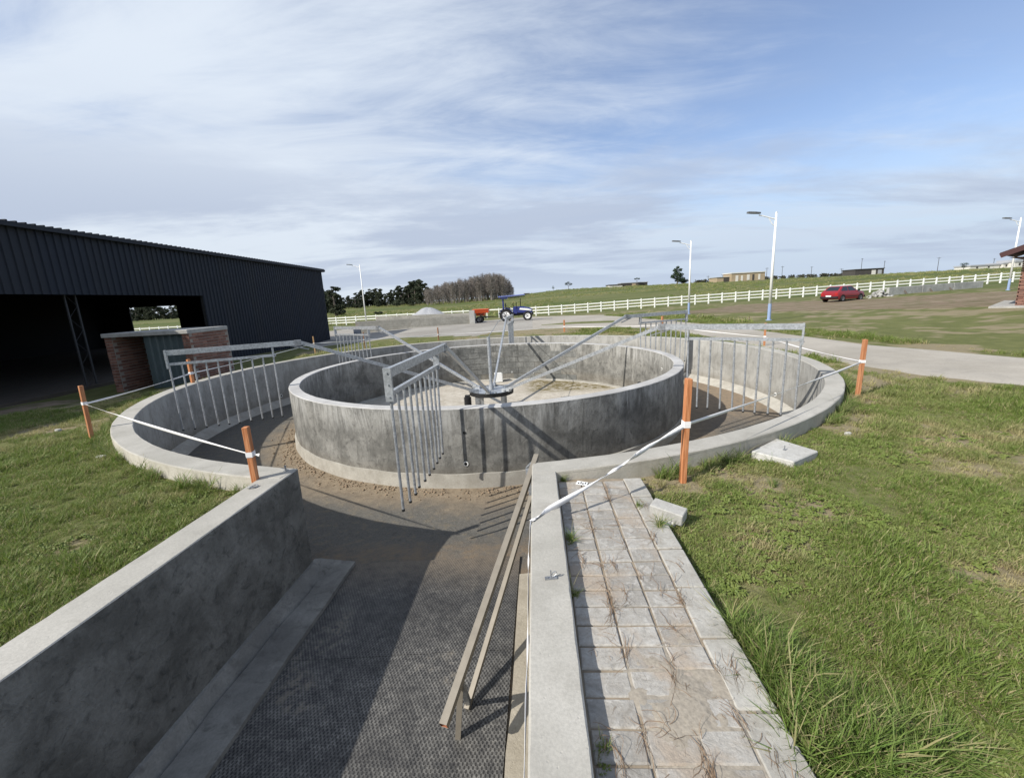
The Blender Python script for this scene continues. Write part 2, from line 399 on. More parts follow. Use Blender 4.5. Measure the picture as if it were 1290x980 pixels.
# ------------------------------------------------------------------ ground
def dryness(x, y):
    a = fbm(x*.55, y*.55, 21, 4); b = fbm(x*2.2, y*2.2, 33, 3)
    v = a*.65+b*.45
    v = v + .10*np.exp(-((np.hypot(x-CX, y-CY)-7.35)/.35)**2)       # trodden along the wall
    v = v - .11*np.clip((-x-1.5)/2, 0, 1)
    return np.clip((v-.535)/.13, 0, 1)
def grass_mat():
    m, t, b = mat('lawn earth and turf', .97, .1)
    g = t.nodes.new('ShaderNodeNewGeometry'); v = g.outputs['Position']
    at = N(t, 'ShaderNodeAttribute', attribute_name='dry')
    sp = N(t, 'ShaderNodeSeparateXYZ'); t.links.new(v, sp.inputs[0])
    r = N(t, 'ShaderNodeVectorMath', operation='LENGTH'); t.links.new(v, r.inputs[0]); r = r.outputs['Value']
    n1 = noise(t, v, .35, 6, .6, .5); n2 = noise(t, v, 2.3, 6, .65); n3 = noise(t, v, 14, 5, .7)
    green = mixc(t, ramp(t, n2, .3, .7), (.085, .100, .030), (.145, .155, .055))
    green = mixc(t, ramp(t, n3, .35, .75, 0, .5), green, (.145, .15, .065))
    straw = mixc(t, n3, (.19, .155, .10), (.32, .265, .175))
    near = mixc(t, ramp(t, at.outputs['Fac'], .1, .9, .05, .85), green, straw)
    mp = N(t, 'ShaderNodeMapping'); t.links.new(v, mp.inputs[0]); mp.inputs['Scale'].default_value = (.012, .05, 0)
    n4 = noise(t, mp.outputs[0], 1, 7, .62, .4)
    n5 = noise(t, v, .06, 6, .65)
    far = mixc(t, ramp(t, n4, .38, .66), (.085, .108, .034), (.150, .152, .066))
    far = mixc(t, ramp(t, n5, .50, .72, 0, .6), far, (.17, .155, .085))
    n7 = noise(t, mp.outputs[0], 4.5, 6, .7, .6); far = mixc(t, ramp(t, n7, .52, .70, 0, .65), far, (.055, .072, .030))
    far = mixc(t, ramp(t, n1, .55, .75, 0, .5), far, (.055, .070, .025))
    c = mixc(t, ramp(t, r, 45, 75), near, far)
    t.links.new(c, b.inputs['Base Color'])
    h = math_(t, 'ADD', n3, math_(t, 'MULTIPLY', n2, 1.5))
    bu = N(t, 'ShaderNodeBump', inp={'Strength': .9, 'Distance': .03}); t.links.new(h, bu.inputs['Height']); t.links.new(bu.outputs[0], b.inputs['Normal'])
    return m
M['lawn'] = grass_mat()
def make_ground():
    n = 840
    rs = [7.13]
    while rs[-1] < 17: rs.append(rs[-1]+.10)
    while rs[-1] < 4500: rs.append(rs[-1]*1.045)
    rs = np.array(rs); th = np.arange(n)*2*PI/n
    X = CX+rs[:, None]*np.cos(th); Y = CY+rs[:, None]*np.sin(th); Z = height(X, Y)
    V = np.stack([X, Y, Z], -1).reshape(-1, 3)
    i, j = np.meshgrid(np.arange(len(rs)-1), np.arange(n), indexing='ij'); j2 = (j+1) % n
    F = np.stack([i*n+j, (i+1)*n+j, (i+1)*n+j2, i*n+j2], -1).reshape(-1, 4)
    fc = V[F].mean(1)
    cut = (fc[:, 0] > lwx(fc[:, 1])-.14) & (fc[:, 0] < rwx(fc[:, 1])+.11) & (fc[:, 1] < 5) & (fc[:, 1] > -4.6)
    q = fc[:, 0]-(rwx(0)+.226); ku = q*.99814-fc[:, 1]*.0609; kv = q*.0609+fc[:, 1]*.99814
    cut |= (ku > -.1) & (ku < .70) & (kv < 4.0) & (kv > -2.3)
    me = np_mesh('ground', V, F[~cut], [M['lawn']], True)
    at = me.attributes.new('dry', 'FLOAT', 'POINT'); at.data.foreach_set('value', dryness(V[:, 0], V[:, 1]).astype(np.float32))
    tag(put('ground', me), kind='structure')
make_ground()
def drape(name, left, right, m, dz=.012, nseg=60, nacc=10, ragged=0., kind='structure'):
    """strip between two edge polylines of ground points, laid on the terrain"""
    def resample(pl, k):
        pl = np.array([tuple(p)[:2] for p in pl]); s = np.r_[0, np.cumsum(np.hypot(*np.diff(pl, axis=0).T))]
        t = np.linspace(0, s[-1], k); return np.stack([np.interp(t, s, pl[:, 0]), np.interp(t, s, pl[:, 1])], -1)
    L = resample(left, nseg); R_ = resample(right, nseg)
    if ragged:
        for q, sg in ((L, 1), (R_, -1)):
            d_ = (R_-L)*sg; d_ /= np.maximum(np.hypot(d_[:, 0], d_[:, 1])[:, None], .01)
            q += d_*((fbm(q[:, 0]*1.1, q[:, 1]*1.1, 3, 4)-.5)*ragged)[:, None]
    u = np.linspace(0, 1, nacc)[None, :, None]
    G = L[:, None]*(1-u)+R_[:, None]*u
    Z = height(G[..., 0], G[..., 1])+dz
    Z[:, 0] -= dz*2.2; Z[:, -1] -= dz*2.2
    V = np.concatenate([G, Z[..., None]], -1).reshape(-1, 3)
    i, j = np.meshgrid(np.arange(nseg-1), np.arange(nacc-1), indexing='ij')
    F = np.stack([i*nacc+j, i*nacc+j+1, (i+1)*nacc+j+1, (i+1)*nacc+j], -1).reshape(-1, 4)
    me = np_mesh(name, V, F, [m], True)
    b = bmesh.new(); b.from_mesh(me); bmesh.ops.recalc_face_normals(b, faces=b.faces)
    if sum(f.normal.z for f in b.faces) < 0: bmesh.ops.reverse_faces(b, faces=b.faces)
    b.to_mesh(me); b.free()
    return tag(put(name, me), kind=kind)
def G(*pp): return [gpt(*p) for p in pp]
def dirt_mat():
    m, t, b = mat('rutted brown dirt', .97, .1)
    g = t.nodes.new('ShaderNodeNewGeometry'); v = g.outputs['Position']
    mp = N(t, 'ShaderNodeMapping'); t.links.new(v, mp.inputs[0]); mp.inputs['Scale'].default_value = (.09, .9, 0)
    n = noise(t, mp.outputs[0], 1, 7, .62, .5); n2 = noise(t, v, 1.3, 6, .7); 
    c = mixc(t, ramp(t, n, .35, .65), (.165, .122, .085), (.255, .20, .145))
    c = mixc(t, ramp(t, n2, .44, .60, 0, .7), c, (.11, .11, .05))
    t.links.new(c, b.inputs['Base Color'])
    bu = N(t, 'ShaderNodeBump', inp={'Strength': .9, 'Distance': .06}); t.links.new(n2, bu.inputs['Height']); t.links.new(bu.outputs[0], b.inputs['Normal'])
    return m
M['dirt'] = dirt_mat()
# concrete road sweeping past the ring on the right
drape('road', G((1420, 462), (1290, 449.5), (1086, 432.8), (1022, 424), (930, 412), (849, 398), (800, 395.5), (740, 397), (671, 399)),
      G((1420, 507), (1290, 488), (1167, 476), (1086, 463), (1000, 447), (925, 431.5), (840, 417), (770, 413), (671, 418)), M['road'], .016, 90, 14, .25)
drape('yard', G((671, 398.5), (620, 403), (540, 409), (450, 413), (395, 419)), G((671, 419.5), (600, 425), (500, 430), (413, 437), (395, 440)), M['yard'], .014, 60, 12, .5)
drape('grass_verge_sliver', G((682, 409.8), (720, 405), (774, 403)), G((682, 410.3), (720, 409.7), (774, 408)), M['lawn'], .035, 20, 4)
drape('dirt_track', G((845, 394.2), (930, 383.5), (1028, 378), (1110, 375.5), (1200, 369), (1290, 366), (1420, 360)), G((845, 396), (930, 394.5), (1097, 391), (1200, 389), (1290, 387), (1420, 384)), M['dirt'], .02, 80, 12, 1.2)
drape('bare_soil', [Vector((-12.9, 4.0, 0)), Vector((-12.7, 8, 0)), Vector((-12.6, 11.5, 0))], [Vector((-11.2, 5.2, 0)), Vector((-10.9, 8, 0)), Vector((-11.7, 11.3, 0))], M['dirt'], .02, 40, 8, 1.6)
drape('dirt_patch', G((413, 419), (395, 421), (370, 424)), G((413, 428), (395, 434), (370, 437)), M['dirt'], .024, 12, 5, .5)

# ------------------------------------------------------------------ the sunken ring
def arc_wall(b, r0, r1, z0, z1, a0, a1, n, wob=.0, mats=(0, 0, 0)):
    """ring wall segment, angles in degrees; mats = outer face, top, inner face"""
    full = abs(a1-a0) >= 359.99
    ks = n if full else n+1
    vs = []
    for k in range(ks):
        a = rad(a0+(a1-a0)*k/n); c, s_ = math.cos(a), math.sin(a)
        w0 = wob*(math.sin(a*37)+math.sin(a*91+1)*.6); w1 = wob*(math.sin(a*43+2)+math.sin(a*77)*.6)
        ch_ = .009 if z1 > -.001 else .0001
        q0 = np.array([r1*c*7]); q1 = np.array([r1*s_*7]); e1 = (vnoise(q0, q1, 3)[0]-.5)*.010*(ch_ > .001); e0 = (vnoise(q0*1.3, q1*1.3, 9)[0]-.5)*.010*(ch_ > .001)
        for r, z in ((r1+w1*.6, z0), (r1+w1, z1-ch_-abs(e1)*.6), (r1+w1-ch_-abs(e1), z1), (r0+w0+ch_+abs(e0), z1), (r0+w0, z1-ch_-abs(e0)*.6), (r0+w0*.6, z0)):
            vs.append((CX+r*c, CY+r*s_, z))
    o = len(b.v); b.v += vs
    for k in range(n):
        k2 = (k+1) % ks
        for q in range(6):
            f = (o+k*6+q, o+k2*6+q, o+k2*6+(q+1) % 6, o+k*6+(q+1) % 6)
            b.f.append(f); b.m.append((mats[0], mats[1], mats[1], mats[1], mats[2], mats[2])[q])
    if not full:
        b.f.append(tuple(o+i for i in range(6))); b.m.append(mats[2])
        e = o+(ks-1)*6; b.f.append(tuple(e+5-i for i in range(6))); b.m.append(mats[2])
def ang_at(x, r): return math.degrees(math.asin((x-CX)/r))   # signed from -Y direction
aR = -90+ang_at(rwx(4.0)+.004, RO0); aL = -90+ang_at(lwx(4.2)-.004, RO0)+360
ow = thing('outer_ring_wall', 'low pale concrete wall forming the large outer circle of the sunken walker track', 'wall')
b = MB(); arc_wall(b, RO0, RO1, TRK-.1, -.016, aR, aL, 260, .002, (0, 0, 1)); o = b.build('ring_wall', [M['rimside'], M['plaster_out']], ow); smooth_angle(o.data)
for a0, a1 in ((aR, 61.8), (62.0, 176.9), (177.1, aL)):
    b = MB(); arc_wall(b, RO0-.001, RO1+.001, -.03, 0, a0, a1, 330, .002, (0, 1, 2)); o = b.build('coping', [M['rimside'], M['rim'], M['plaster_out']], ow); smooth_angle(o.data)
iw = thing('inner_ring_wall', 'grey plastered concrete wall forming the smaller inner circle round the hub', 'wall')
b = MB(); arc_wall(b, RI0, RI1, TRK-.1, -.016, 0, 360, 240, .002, (0, 0, 0)); o = b.build('ring_wall', M['plaster'], iw); smooth_angle(o.data)
for a0, a1 in ((-1.9, 177.3), (177.5, 357.9)):
    b = MB(); arc_wall(b, RI0-.001, RI1+.001, -.03, 0, a0, a1, 330, .002, (0, 1, 0)); o = b.build('coping', [M['plaster'], M['cap']], iw); smooth_angle(o.data)
# pale plinths at the foot of both walls (coves)
def cove(name, prof, a0, a1, n, m, parent):
    b = MB(); k = len(prof); vs = []
    full = abs(a1-a0) >= 359.9; ks = n if full else n+1
    for i in range(ks):
        a = rad(a0+(a1-a0)*i/n)
        for r, z in prof: vs.append((CX+(r+.006*math.sin(a*23))*math.cos(a), CY+(r+.006*math.sin(a*23))*math.sin(a), z+.006*math.sin(a*31)))
    fs = [(i*k+j, ((i+1) % ks)*k+j, ((i+1) % ks)*k+j+1, i*k+j+1) for i in range(n) for j in range(k-1)]
    b.add(vs, fs); o = b.build(name, m, parent); smooth_angle(o.data)
    bb = bmesh.new(); bb.from_mesh(o.data); bmesh.ops.recalc_face_normals(bb, faces=bb.faces)
    if sum(f.normal.z for f in bb.faces) < 0: bmesh.ops.reverse_faces(bb, faces=bb.faces)
    bb.to_mesh(o.data); bb.free(); return o
cove('plinth', [(RI1-.01, -1.045), (RI1+.022, -1.05), (RI1+.035, TRK-.03)], 0, 360, 200, M['plinth'], iw)
cove('inner_plinth', [(RI0-.14, TRK-.03), (RI0-.13, TRK+.02), (RI0+.01, TRK+.04)], 0, 360, 160, M['plinth'], iw)
cove('footing', [(RO0-.235, TRK-.03), (RO0-.215, TRK+.005), (RO0+.005, TRK+.17)], aR+1, aL-1, 220, M['plinth'], ow)
# plastered-over blocks that read through on the far side of the inner wall
bb_ = MB(); bb_.box(-.190, .190, -.006, .009, -.090, .090); blk = bb_.mesh('block', M['blockrelief'])
for c in range(6):
    for k in range(11):
        a = rad(54 + (k+(.5 if c % 2 else 0))*5.1)
        if random.random() < .12: continue
        r = RI0-.002
        put('block', blk, iw, (CX+r*math.cos(a), CY+r*math.sin(a), -1.16+c*.2), a+PI/2)
def sleeve(px, py, R_, ox, oy, parent, near, r=.035, m='sleeve', name='pipe_sleeve'):
    d_ = ray(px, py); A = d_.x**2+d_.y**2; B = -2*(d_.x*CX+d_.y*CY); Cc = CX*CX+CY*CY-R_*R_
    D = max(B*B-4*A*Cc, 0)**.5; t = (-B-D)/(2*A) if near else (-B+D)/(2*A)
    p = Vector((0, 0, CAMH))+d_*t
    n_ = Vector((p.x-CX, p.y-CY, 0)).normalized()*(1 if near else -1)
    b = MB(); b.tube([p-n_*.02, p+n_*.012], r, 14, 0); b.tube([p, p+n_*.0135], r*.62, 12, 1); b.build(name, [M[m], M['dark']], parent)
sleeve(587, 584, RI1, 0, 0, iw, True, .04)
sleeve(585, 545, RI1, 0, 0, iw, True, .022, 'dark', 'drain_hole')
sleeve(834, 465, RI0, 0, 0, iw, False, .035)
sleeve(645, 468.5, RI0, 0, 0, iw, False, .03); sleeve(672, 469, RI0, 0, 0, iw, False, .03)
sleeve(354, 498.5, RO0, 0, 0, ow, False, .05); sleeve(977, 497, RO0, 0, 0, ow, False, .05)
p = at_z(805, 481.5, 0); b = MB(); b.tube([(p.x, p.y, -.02), (p.x, p.y, .003)], .028, 10); b.build('bolt_hole', M['dark'], iw)

# track and inner floors
def track_mat():
    m, t, b = mat('track sand and asphalt', .95, .15)
    g = t.nodes.new('ShaderNodeNewGeometry'); v = g.outputs['Position']
    off = vmath(t, 'SUBTRACT', v, (CX, CY, TRK))
    ln = N(t, 'ShaderNodeVectorMath', operation='LENGTH'); t.links.new(off, ln.inputs[0]); r = ln.outputs['Value']
    n1 = noise(t, v, 1.1, 6, .6, .5); n2 = noise(t, v, 160, 3, .7); n3 = noise(t, v, 7, 5, .65); n4 = noise(t, v, 45, 4, .7)
    sp = N(t, 'ShaderNodeSeparateXYZ'); t.links.new(v, sp.inputs[0])
    rw = math_(t, 'ADD', r, math_(t, 'MULTIPLY', n1, 1.1))
    asph = mixc(t, ramp(t, n4, .3, .7), (.115, .108, .095), (.175, .165, .145))
    asph = mixc(t, ramp(t, n2, .35, .7, 0, .6), asph, (.06, .058, .052)); asph = mixc(t, ramp(t, n3, .50, .68, 0, .5), asph, (.20, .165, .115)); asph = mixc(t, ramp(t, n3, .42, .28, 0, .5), asph, (.075, .068, .055))
    sand = mixc(t, ramp(t, n3, .3, .7), (.22, .175, .122), (.32, .26, .185))
    sand = mixc(t, ramp(t, n2, .35, .7, 0, .5), sand, (.14, .10, .065)); sand = mixc(t, ramp(t, n4, .52, .66, 0, .45), sand, (.13, .10, .07))
    c = mixc(t, ramp(t, rw, 5.35, 6.15), sand, asph)
    # rust-brown drift at the mouth of the channel and silt on the right-hand side
    rust = 0
    silt = math_(t, 'MULTIPLY', ramp(t, sp.outputs[0], 3.2, 4.4), ramp(t, sp.outputs[1], 8.2, 10.5))
    c = mixc(t, math_(t, 'MULTIPLY', silt, ramp(t, n3, .25, .6, .35, .95)), c, (.27, .205, .14))
    ch = math_(t, 'MULTIPLY', ramp(t, sp.outputs[1], 4.9, 4.45), ramp(t, n3, .3, .7, .1, .9))
    c = mixc(t, ch, c, (.19, .145, .10))
    t.links.new(c, b.inputs['Base Color'])
    h = math_(t, 'ADD', n2, math_(t, 'ADD', math_(t, 'MULTIPLY', n4, 1.5), math_(t, 'MULTIPLY', n3, 3)))
    bu = N(t, 'ShaderNodeBump', inp={'Strength': .9, 'Distance': .006}); t.links.new(h, bu.inputs['Height']); t.links.new(bu.outputs[0], b.inputs['Normal'])
    return m
M['track'] = track_mat()
b = MB(); n = 180
vs = []; rsq = np.linspace(RI1-.02, RO0+.02, 12)
for k in range(n):
    a = 2*PI*k/n
    for r in rsq: vs.append((CX+r*math.cos(a), CY+r*math.sin(a), TRK))
fs = [(k*12+j, k*12+j+1, ((k+1) % n)*12+j+1, ((k+1) % n)*12+j) for k in range(n) for j in range(11)]
b.add(vs, fs); o = b.build('track_floor', M['track']); tag(o, kind='structure')
CHZ = -1.20
ys = [-4.6, -2, 0, 1, 2, 3, 4.1, 4.45, 4.75, 5.0, 5.25]
zs = [CHZ]*7+[CHZ-.012, CHZ-.045, TRK-.001, TRK-.05]
b = MB(); vs = []
for y, z in zip(ys, zs):
    for u in np.linspace(0, 1, 9): vs.append((lwx(y)*(1-u)+rwx(y)*u+(0 if y < 4.3 else (u-.5)*.2), y, z))
fs = [(i*9+j, i*9+j+1, (i+1)*9+j+1, (i+1)*9+j) for i in range(len(ys)-1) for j in range(8)]
b.add(vs, fs); tag(b.build('channel_floor', M['track']), kind='structure')

def inner_mat():
    m, t, b = mat('inner floor cement and moss', .95, .15)
    g = t.nodes.new('ShaderNodeNewGeometry'); v = g.outputs['Position']
    n1 = noise(t, v, .7, 6, .6, .6); n3 = noise(t, v, 5, 6, .7); n4 = noise(t, v, 30, 4, .7)
    sp = N(t, 'ShaderNodeSeparateXYZ'); t.links.new(v, sp.inputs[0])
    c = mixc(t, ramp(t, n3, .3, .7), (.38, .34, .28), (.54, .50, .43))
    c = mixc(t, ramp(t, n1, .56, .70, 0, .5), c, (.30, .26, .19))
    moss = math_(t, 'MULTIPLY', math_(t, 'MULTIPLY', ramp(t, sp.outputs[0], .1, .9), ramp(t, sp.outputs[1], 12.6, 13.3)), ramp(t, n3, .38, .56))
    c = mixc(t, moss, c, (.15, .12, .05))
    c = mixc(t, ramp(t, n4, .4, .75, 0, .4), c, (.25, .22, .17))
    t.links.new(c, b.inputs['Base Color'])
    bu = N(t, 'ShaderNodeBump', inp={'Strength': .8, 'Distance': .02}); t.links.new(n3, bu.inputs['Height']); t.links.new(bu.outputs[0], b.inputs['Normal'])
    return m
M['innerfloor'] = inner_mat()
b = MB(); b.prism([(CX+(RI0+.02)*math.cos(2*PI*k/120), CY+(RI0+.02)*math.sin(2*PI*k/120)) for k in range(120)], TRK-.1, TRK-.005); tag(b.build('inner_floor', M['innerfloor']), kind='structure')

# ------------------------------------------------------------------ entrance channel
YB = -4.6
def chan_wall(xf, off, yend, name, label, face_first, th=.262):
    t_ = thing(name, label, 'wall')
    b = MB(); ysq = [yend]+[float(y_) for y_ in np.arange(4.0, -4.5, -.07) if y_ < yend-.02]+[YB]
    # inner face, top, outer face as separate material slots
    vs = []
    for i, y in enumerate(ysq):
        xi = xf(y); xo = xi+off*th
        yo = y+(.0 if i else .0)
        e_ = abs(float(vnoise(np.array([y*9.]), np.array([2.]), 5)[0]-.5))*.012+.006; e2_ = abs(float(vnoise(np.array([y*9.]), np.array([7.]), 6)[0]-.5))*.012+.006
        vs += [(xi, y, CHZ-.2), (xi, y, -.003-e_*.8), (xi+off*e_, y, -.003), (xo-off*e2_, yo, -.003), (xo, yo, -.003-e2_*.8), (xo, yo, -.7)]
    fs = []; ms = []
    o = 0
    for i in range(len(ysq)-1):
        for q in range(6):
            f = (i*6+q, (i+1)*6+q, (i+1)*6+(q+1) % 6, i*6+(q+1) % 6)
            fs.append(f if off > 0 else f[::-1]); ms.append((0, 1, 1, 1, 2, 0)[q])
    fs.append(tuple(range(6))); ms.append(0)
    e = (len(ysq)-1)*6; fs.append(tuple(range(e, e+6))); ms.append(0)
    b.v = vs; b.f = fs; b.m = ms
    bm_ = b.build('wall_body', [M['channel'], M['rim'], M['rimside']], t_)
    bb = bmesh.new(); bb.from_mesh(bm_.data); bmesh.ops.recalc_face_normals(bb, faces=bb.faces); bb.to_mesh(bm_.data); bb.free()
    return t_
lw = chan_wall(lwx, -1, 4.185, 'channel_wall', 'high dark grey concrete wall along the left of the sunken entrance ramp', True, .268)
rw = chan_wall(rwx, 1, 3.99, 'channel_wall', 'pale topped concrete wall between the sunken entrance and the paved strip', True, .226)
# gutter ledge along the left wall: joint line A, fold B, edge C
b = MB(); vs = []
yy = [3.98]+[3.8-.2*k for k in range(25)]+[-4.6]
prof = lambda y: [(lwx(y)-.004, -1.062), (lwx(y)+.022, -1.068), (lwx(y)+.085+.05*max(0, (y-3)/1), -1.197), (lwx(y)+.100+.05*max(0, (y-3)/1)+.01*math.sin(y*9), -1.166), (lwx(y)+.405, -1.148), (lwx(y)+.41, -1.22)]
vs.append(None); vs.pop()
wig = [0]+[random.uniform(-.006, .006) for _ in range(26)]
for y, w_ in zip(yy, wig):
    for q, (x, z) in enumerate(prof(y)): vs.append((x+(w_ if q in (2, 4, 5) else 0), y, z))
fs = [(i*6+j, i*6+j+1, (i+1)*6+j+1, (i+1)*6+j) for i in range(len(yy)-1) for j in range(5)]
# splayed end piece
e0 = len(vs); y = 4.25
vs += [(lwx(y)-.004, y-.02, -1.062), (lwx(y)+.05, y+.0, -1.07), (lwx(y)+.41, y+.03, -1.15), (lwx(y)+.42, y+.04, -1.24), (lwx(y), y+.04, -1.24)]
fs += [(e0, 0, 1, e0+1), (e0+1, 1, 2), (e0+1, 2, e0+2), (2, 3, e0+2), (3, 4, e0+2), (4, 5, e0+3, e0+2), (e0, e0+1, e0+2, e0+3, e0+4)]
b.add(vs, fs); o = b.build('gutter_ledge', M['ledge'], lw)
bb = bmesh.new(); bb.from_mesh(o.data); bmesh.ops.recalc_face_normals(bb, faces=bb.faces)
if sum(f.normal.z*f.calc_area() for f in bb.faces) < 0: bmesh.ops.reverse_faces(bb, faces=bb.faces)
bb.to_mesh(o.data); bb.free()
# sandy ledge along the right wall
def mrx(y): return -.172+.075*(y-2.0)
b = MB(); vs = []; yy = np.linspace(3.95, YB, 30)
for y in yy:
    w_ = (vnoise(np.array([y*4.]), np.array([.5]), 4)[0]-.5)*.03
    vs += [(mrx(y)+w_, y, CHZ-.02), (mrx(y)+w_+.012, y, CHZ+.022), (rwx(y)+.003, y, CHZ+.03)]
fs = [(i*3+j, (i+1)*3+j, (i+1)*3+j+1, i*3+j+1) for i in range(29) for j in range(2)]+[(0, 1, 2)]
b.add(vs, fs); o = b.build('sandy_ledge', M['ledge_sand'], rw)
bb = bmesh.new(); bb.from_mesh(o.data); bmesh.ops.recalc_face_normals(bb, faces=bb.faces)
if sum(f.normal.z*f.calc_area() for f in bb.faces) < 0: bmesh.ops.reverse_faces(bb, faces=bb.faces)
bb.to_mesh(o.data); bb.free()
b = MB(); b.box(lwx(YB)-.5, rwx(YB)+.4, YB-.25, YB-.002, CHZ-.2, -.006); tag(b.build('channel_end_wall', M['rimside']), 'low concrete wall closing the near end of the entrance channel', 'wall')
# perforated rubber mats
def mat_rubber():
    m, t, b = mat('perforated black rubber', .62, .4)
    g = t.nodes.new('ShaderNodeNewGeometry'); v = g.outputs['Position']
    mp = N(t, 'ShaderNodeMapping'); t.links.new(v, mp.inputs[0]); mp.inputs['Rotation'].default_value = (0, 0, rad(4)); mp.inputs['Scale'].default_value = (1, 1.0, 0)
    sp = N(t, 'ShaderNodeSeparateXYZ'); t.links.new(mp.outputs[0], sp.inputs[0])
    # hexagonal grid of holes: two interleaved sine products
    k = 2*PI/.027
    a = math_(t, 'MULTIPLY', math_(t, 'COSINE', math_(t, 'MULTIPLY', sp.outputs[0], k)), math_(t, 'COSINE', math_(t, 'MULTIPLY', sp.outputs[1], k*.62)))
    hole = ramp(t, a, .05, .40)
    n1 = noise(t, v, 1.3, 7, .7, 0); n2 = noise(t, v, 75, 3, .7); n3 = noise(t, v, 13, 7, .75, 0)
    dust = math_(t, 'MULTIPLY', ramp(t, n1, .25, .70, .25, 1), ramp(t, n3, .25, .75, .3, 1))
    n6 = noise(t, v, 38, 5, .75); dust = math_(t, 'MULTIPLY', dust, ramp(t, n6, .34, .66, .35, 1)); dust = math_(t, 'MULTIPLY', dust, ramp(t, sp.outputs[1], 3.6, 2.2, .7, 1))
    c = mixc(t, math_(t, 'MULTIPLY', dust, .75), (.016, .016, .018), (.40, .385, .35))
    c = mixc(t, math_(t, 'MULTIPLY', hole, .9), c, mixc(t, ramp(t, n3, .3, .75), (.014, .014, .015), (.06, .056, .05)))
    c = mixc(t, ramp(t, n2, .66, .74, 0, .7), c, (.40, .38, .34))
    silt = math_(t, 'MULTIPLY', ramp(t, math_(t, 'ADD', sp.outputs[1], math_(t, 'MULTIPLY', n1, .9)), 4.0, 4.85), ramp(t, n3, .3, .55, .5, 1))
    c = mixc(t, math_(t, 'MULTIPLY', silt, .9), c, (.175, .14, .10))
    c = mixc(t, math_(t, 'MULTIPLY', ramp(t, n1, .60, .70), ramp(t, n3, .45, .6)), c, (.20, .175, .14))
    t.links.new(c, b.inputs['Base Color'])
    bu = N(t, 'ShaderNodeBump', inp={'Strength': 1, 'Distance': .006}); bu.invert = True; t.links.new(hole, bu.inputs['Height']); t.links.new(bu.outputs[0], b.inputs['Normal'])
    return m
M['rubber'] = mat_rubber()
def rubber(y0, y1, label, sk=.0):
    b = MB(); vs = []; k = 16
    for i in range(k+1):
        y = y0+(y1-y0)*i/k
        for u in np.linspace(0, 1, 9):
            x = (lwx(y)+.412)*(1-u)+(mrx(y)-.005)*u
            vs.append((x, y+sk*u, CHZ+.018+.003*math.sin(7*u+3*y)))
    nb = len(vs); fs = [(i*9+j, i*9+j+1, (i+1)*9+j+1, (i+1)*9+j) for i in range(k) for j in range(8)]
    vs += [(x, y, z-.02) for x, y, z in vs[:9]]; fs += [(j+1, j, nb+j, nb+j+1) for j in range(8)]
    m2 = len(vs); vs += [(x, y, z-.02) for x, y, z in vs[k*9:k*9+9]]; fs += [(k*9+j, k*9+j+1, m2+j+1, m2+j) for j in range(8)]
    b.add(vs, fs); tag(b.build('rubber_mat', M['rubber']), label, 'mat', 'rubber mats on the channel floor')
rubber(-4.5, 2.985, 'nearer black perforated rubber mat on the sunken ramp floor')
rubber(2.989, 4.28, 'farther black perforated rubber mat beside the sandy track')

# stones and crumbs along the inner wall's foot
def scatter_stones(name, label, pts, rr, m):
    V = []; F = []
    ico = [(0, 0, 1), (.9, 0, .3), (.28, .85, .3), (-.72, .53, .3), (-.72, -.53, .3), (.28, -.85, .3), (0, 0, -.5)]
    for (x, y, z), r in zip(pts, rr):
        o = len(V); a = random.random()*6.28; c, s_ = math.cos(a), math.sin(a); sx = random.uniform(.7, 1.3)
        for p in ico:
            j = random.uniform(.75, 1.25)
            V.append((x+r*j*(p[0]*c*sx-p[1]*s_), y+r*j*(p[0]*s_*sx+p[1]*c), z+r*.7*j*p[2]))
        F += [(o, o+1+k, o+1+(k+1) % 5) for k in range(5)]+[(o+6, o+1+(k+1) % 5, o+1+k) for k in range(5)]
    return tag(put(name, np_mesh(name, V, F, [m])), label, None, None, 'stuff')
pts = []; rr = []
for _ in range(900):
    a = rad(random.uniform(-175, -70)); r = RI1+.06+abs(random.gauss(0, .16))
    pts.append((CX+r*math.cos(a), CY+r*math.sin(a), TRK+.004)); rr.append(random.choice((.008, .012, .018, .028))*random.uniform(.6, 1.1))
scatter_stones('debris', 'crumbs of soil and mortar lying along the foot of the inner ring wall', pts, rr, flat('crumbled soil', (.27, .20, .135), .95, 0, .3, 40))

# ------------------------------------------------------------------ horse walker
hw = thing('horse_walker', 'six armed galvanised steel horse walker with hanging pipe gates over the track', 'horse walker', (CX, CY, TRK))
HZ = .56+.0
hubz = -.70-TRK
b = MB(); b.tube([(0, 0, hubz-.012), (0, 0, hubz+.004)], .55, 40); b.build('hub_plate', M['galv'], hw)
b = MB()
for k in range(40):
    a0, a1 = 2*PI*k/40, 2*PI*(k+1)/40
    for r in (.57,):
        b.add([(r*math.cos(a0), r*math.sin(a0), hubz-.085), (r*math.cos(a1), r*math.sin(a1), hubz-.085), (r*math.cos(a1), r*math.sin(a1), hubz+.012), (r*math.cos(a0), r*math.sin(a0), hubz+.012),
               (.54*math.cos(a0), .54*math.sin(a0), hubz-.085), (.54*math.cos(a1), .54*math.sin(a1), hubz-.085), (.54*math.cos(a1), .54*math.sin(a1), hubz+.012), (.54*math.cos(a0), .54*math.sin(a0), hubz+.012)],
              [(0, 1, 2, 3), (3, 2, 6, 7), (5, 4, 7, 6), (1, 0, 4, 5)])
b.build('drive_ring', M['black'], hw)
for k in range(4):
    a = rad(-50+90*k); b = MB(); b.box(-.045, .045, -.045, .045, 0, hubz-.045, 0, Matrix.Translation((.44*math.cos(a), .44*math.sin(a), 0))); b.build('hub_leg', M['galv'], hw)
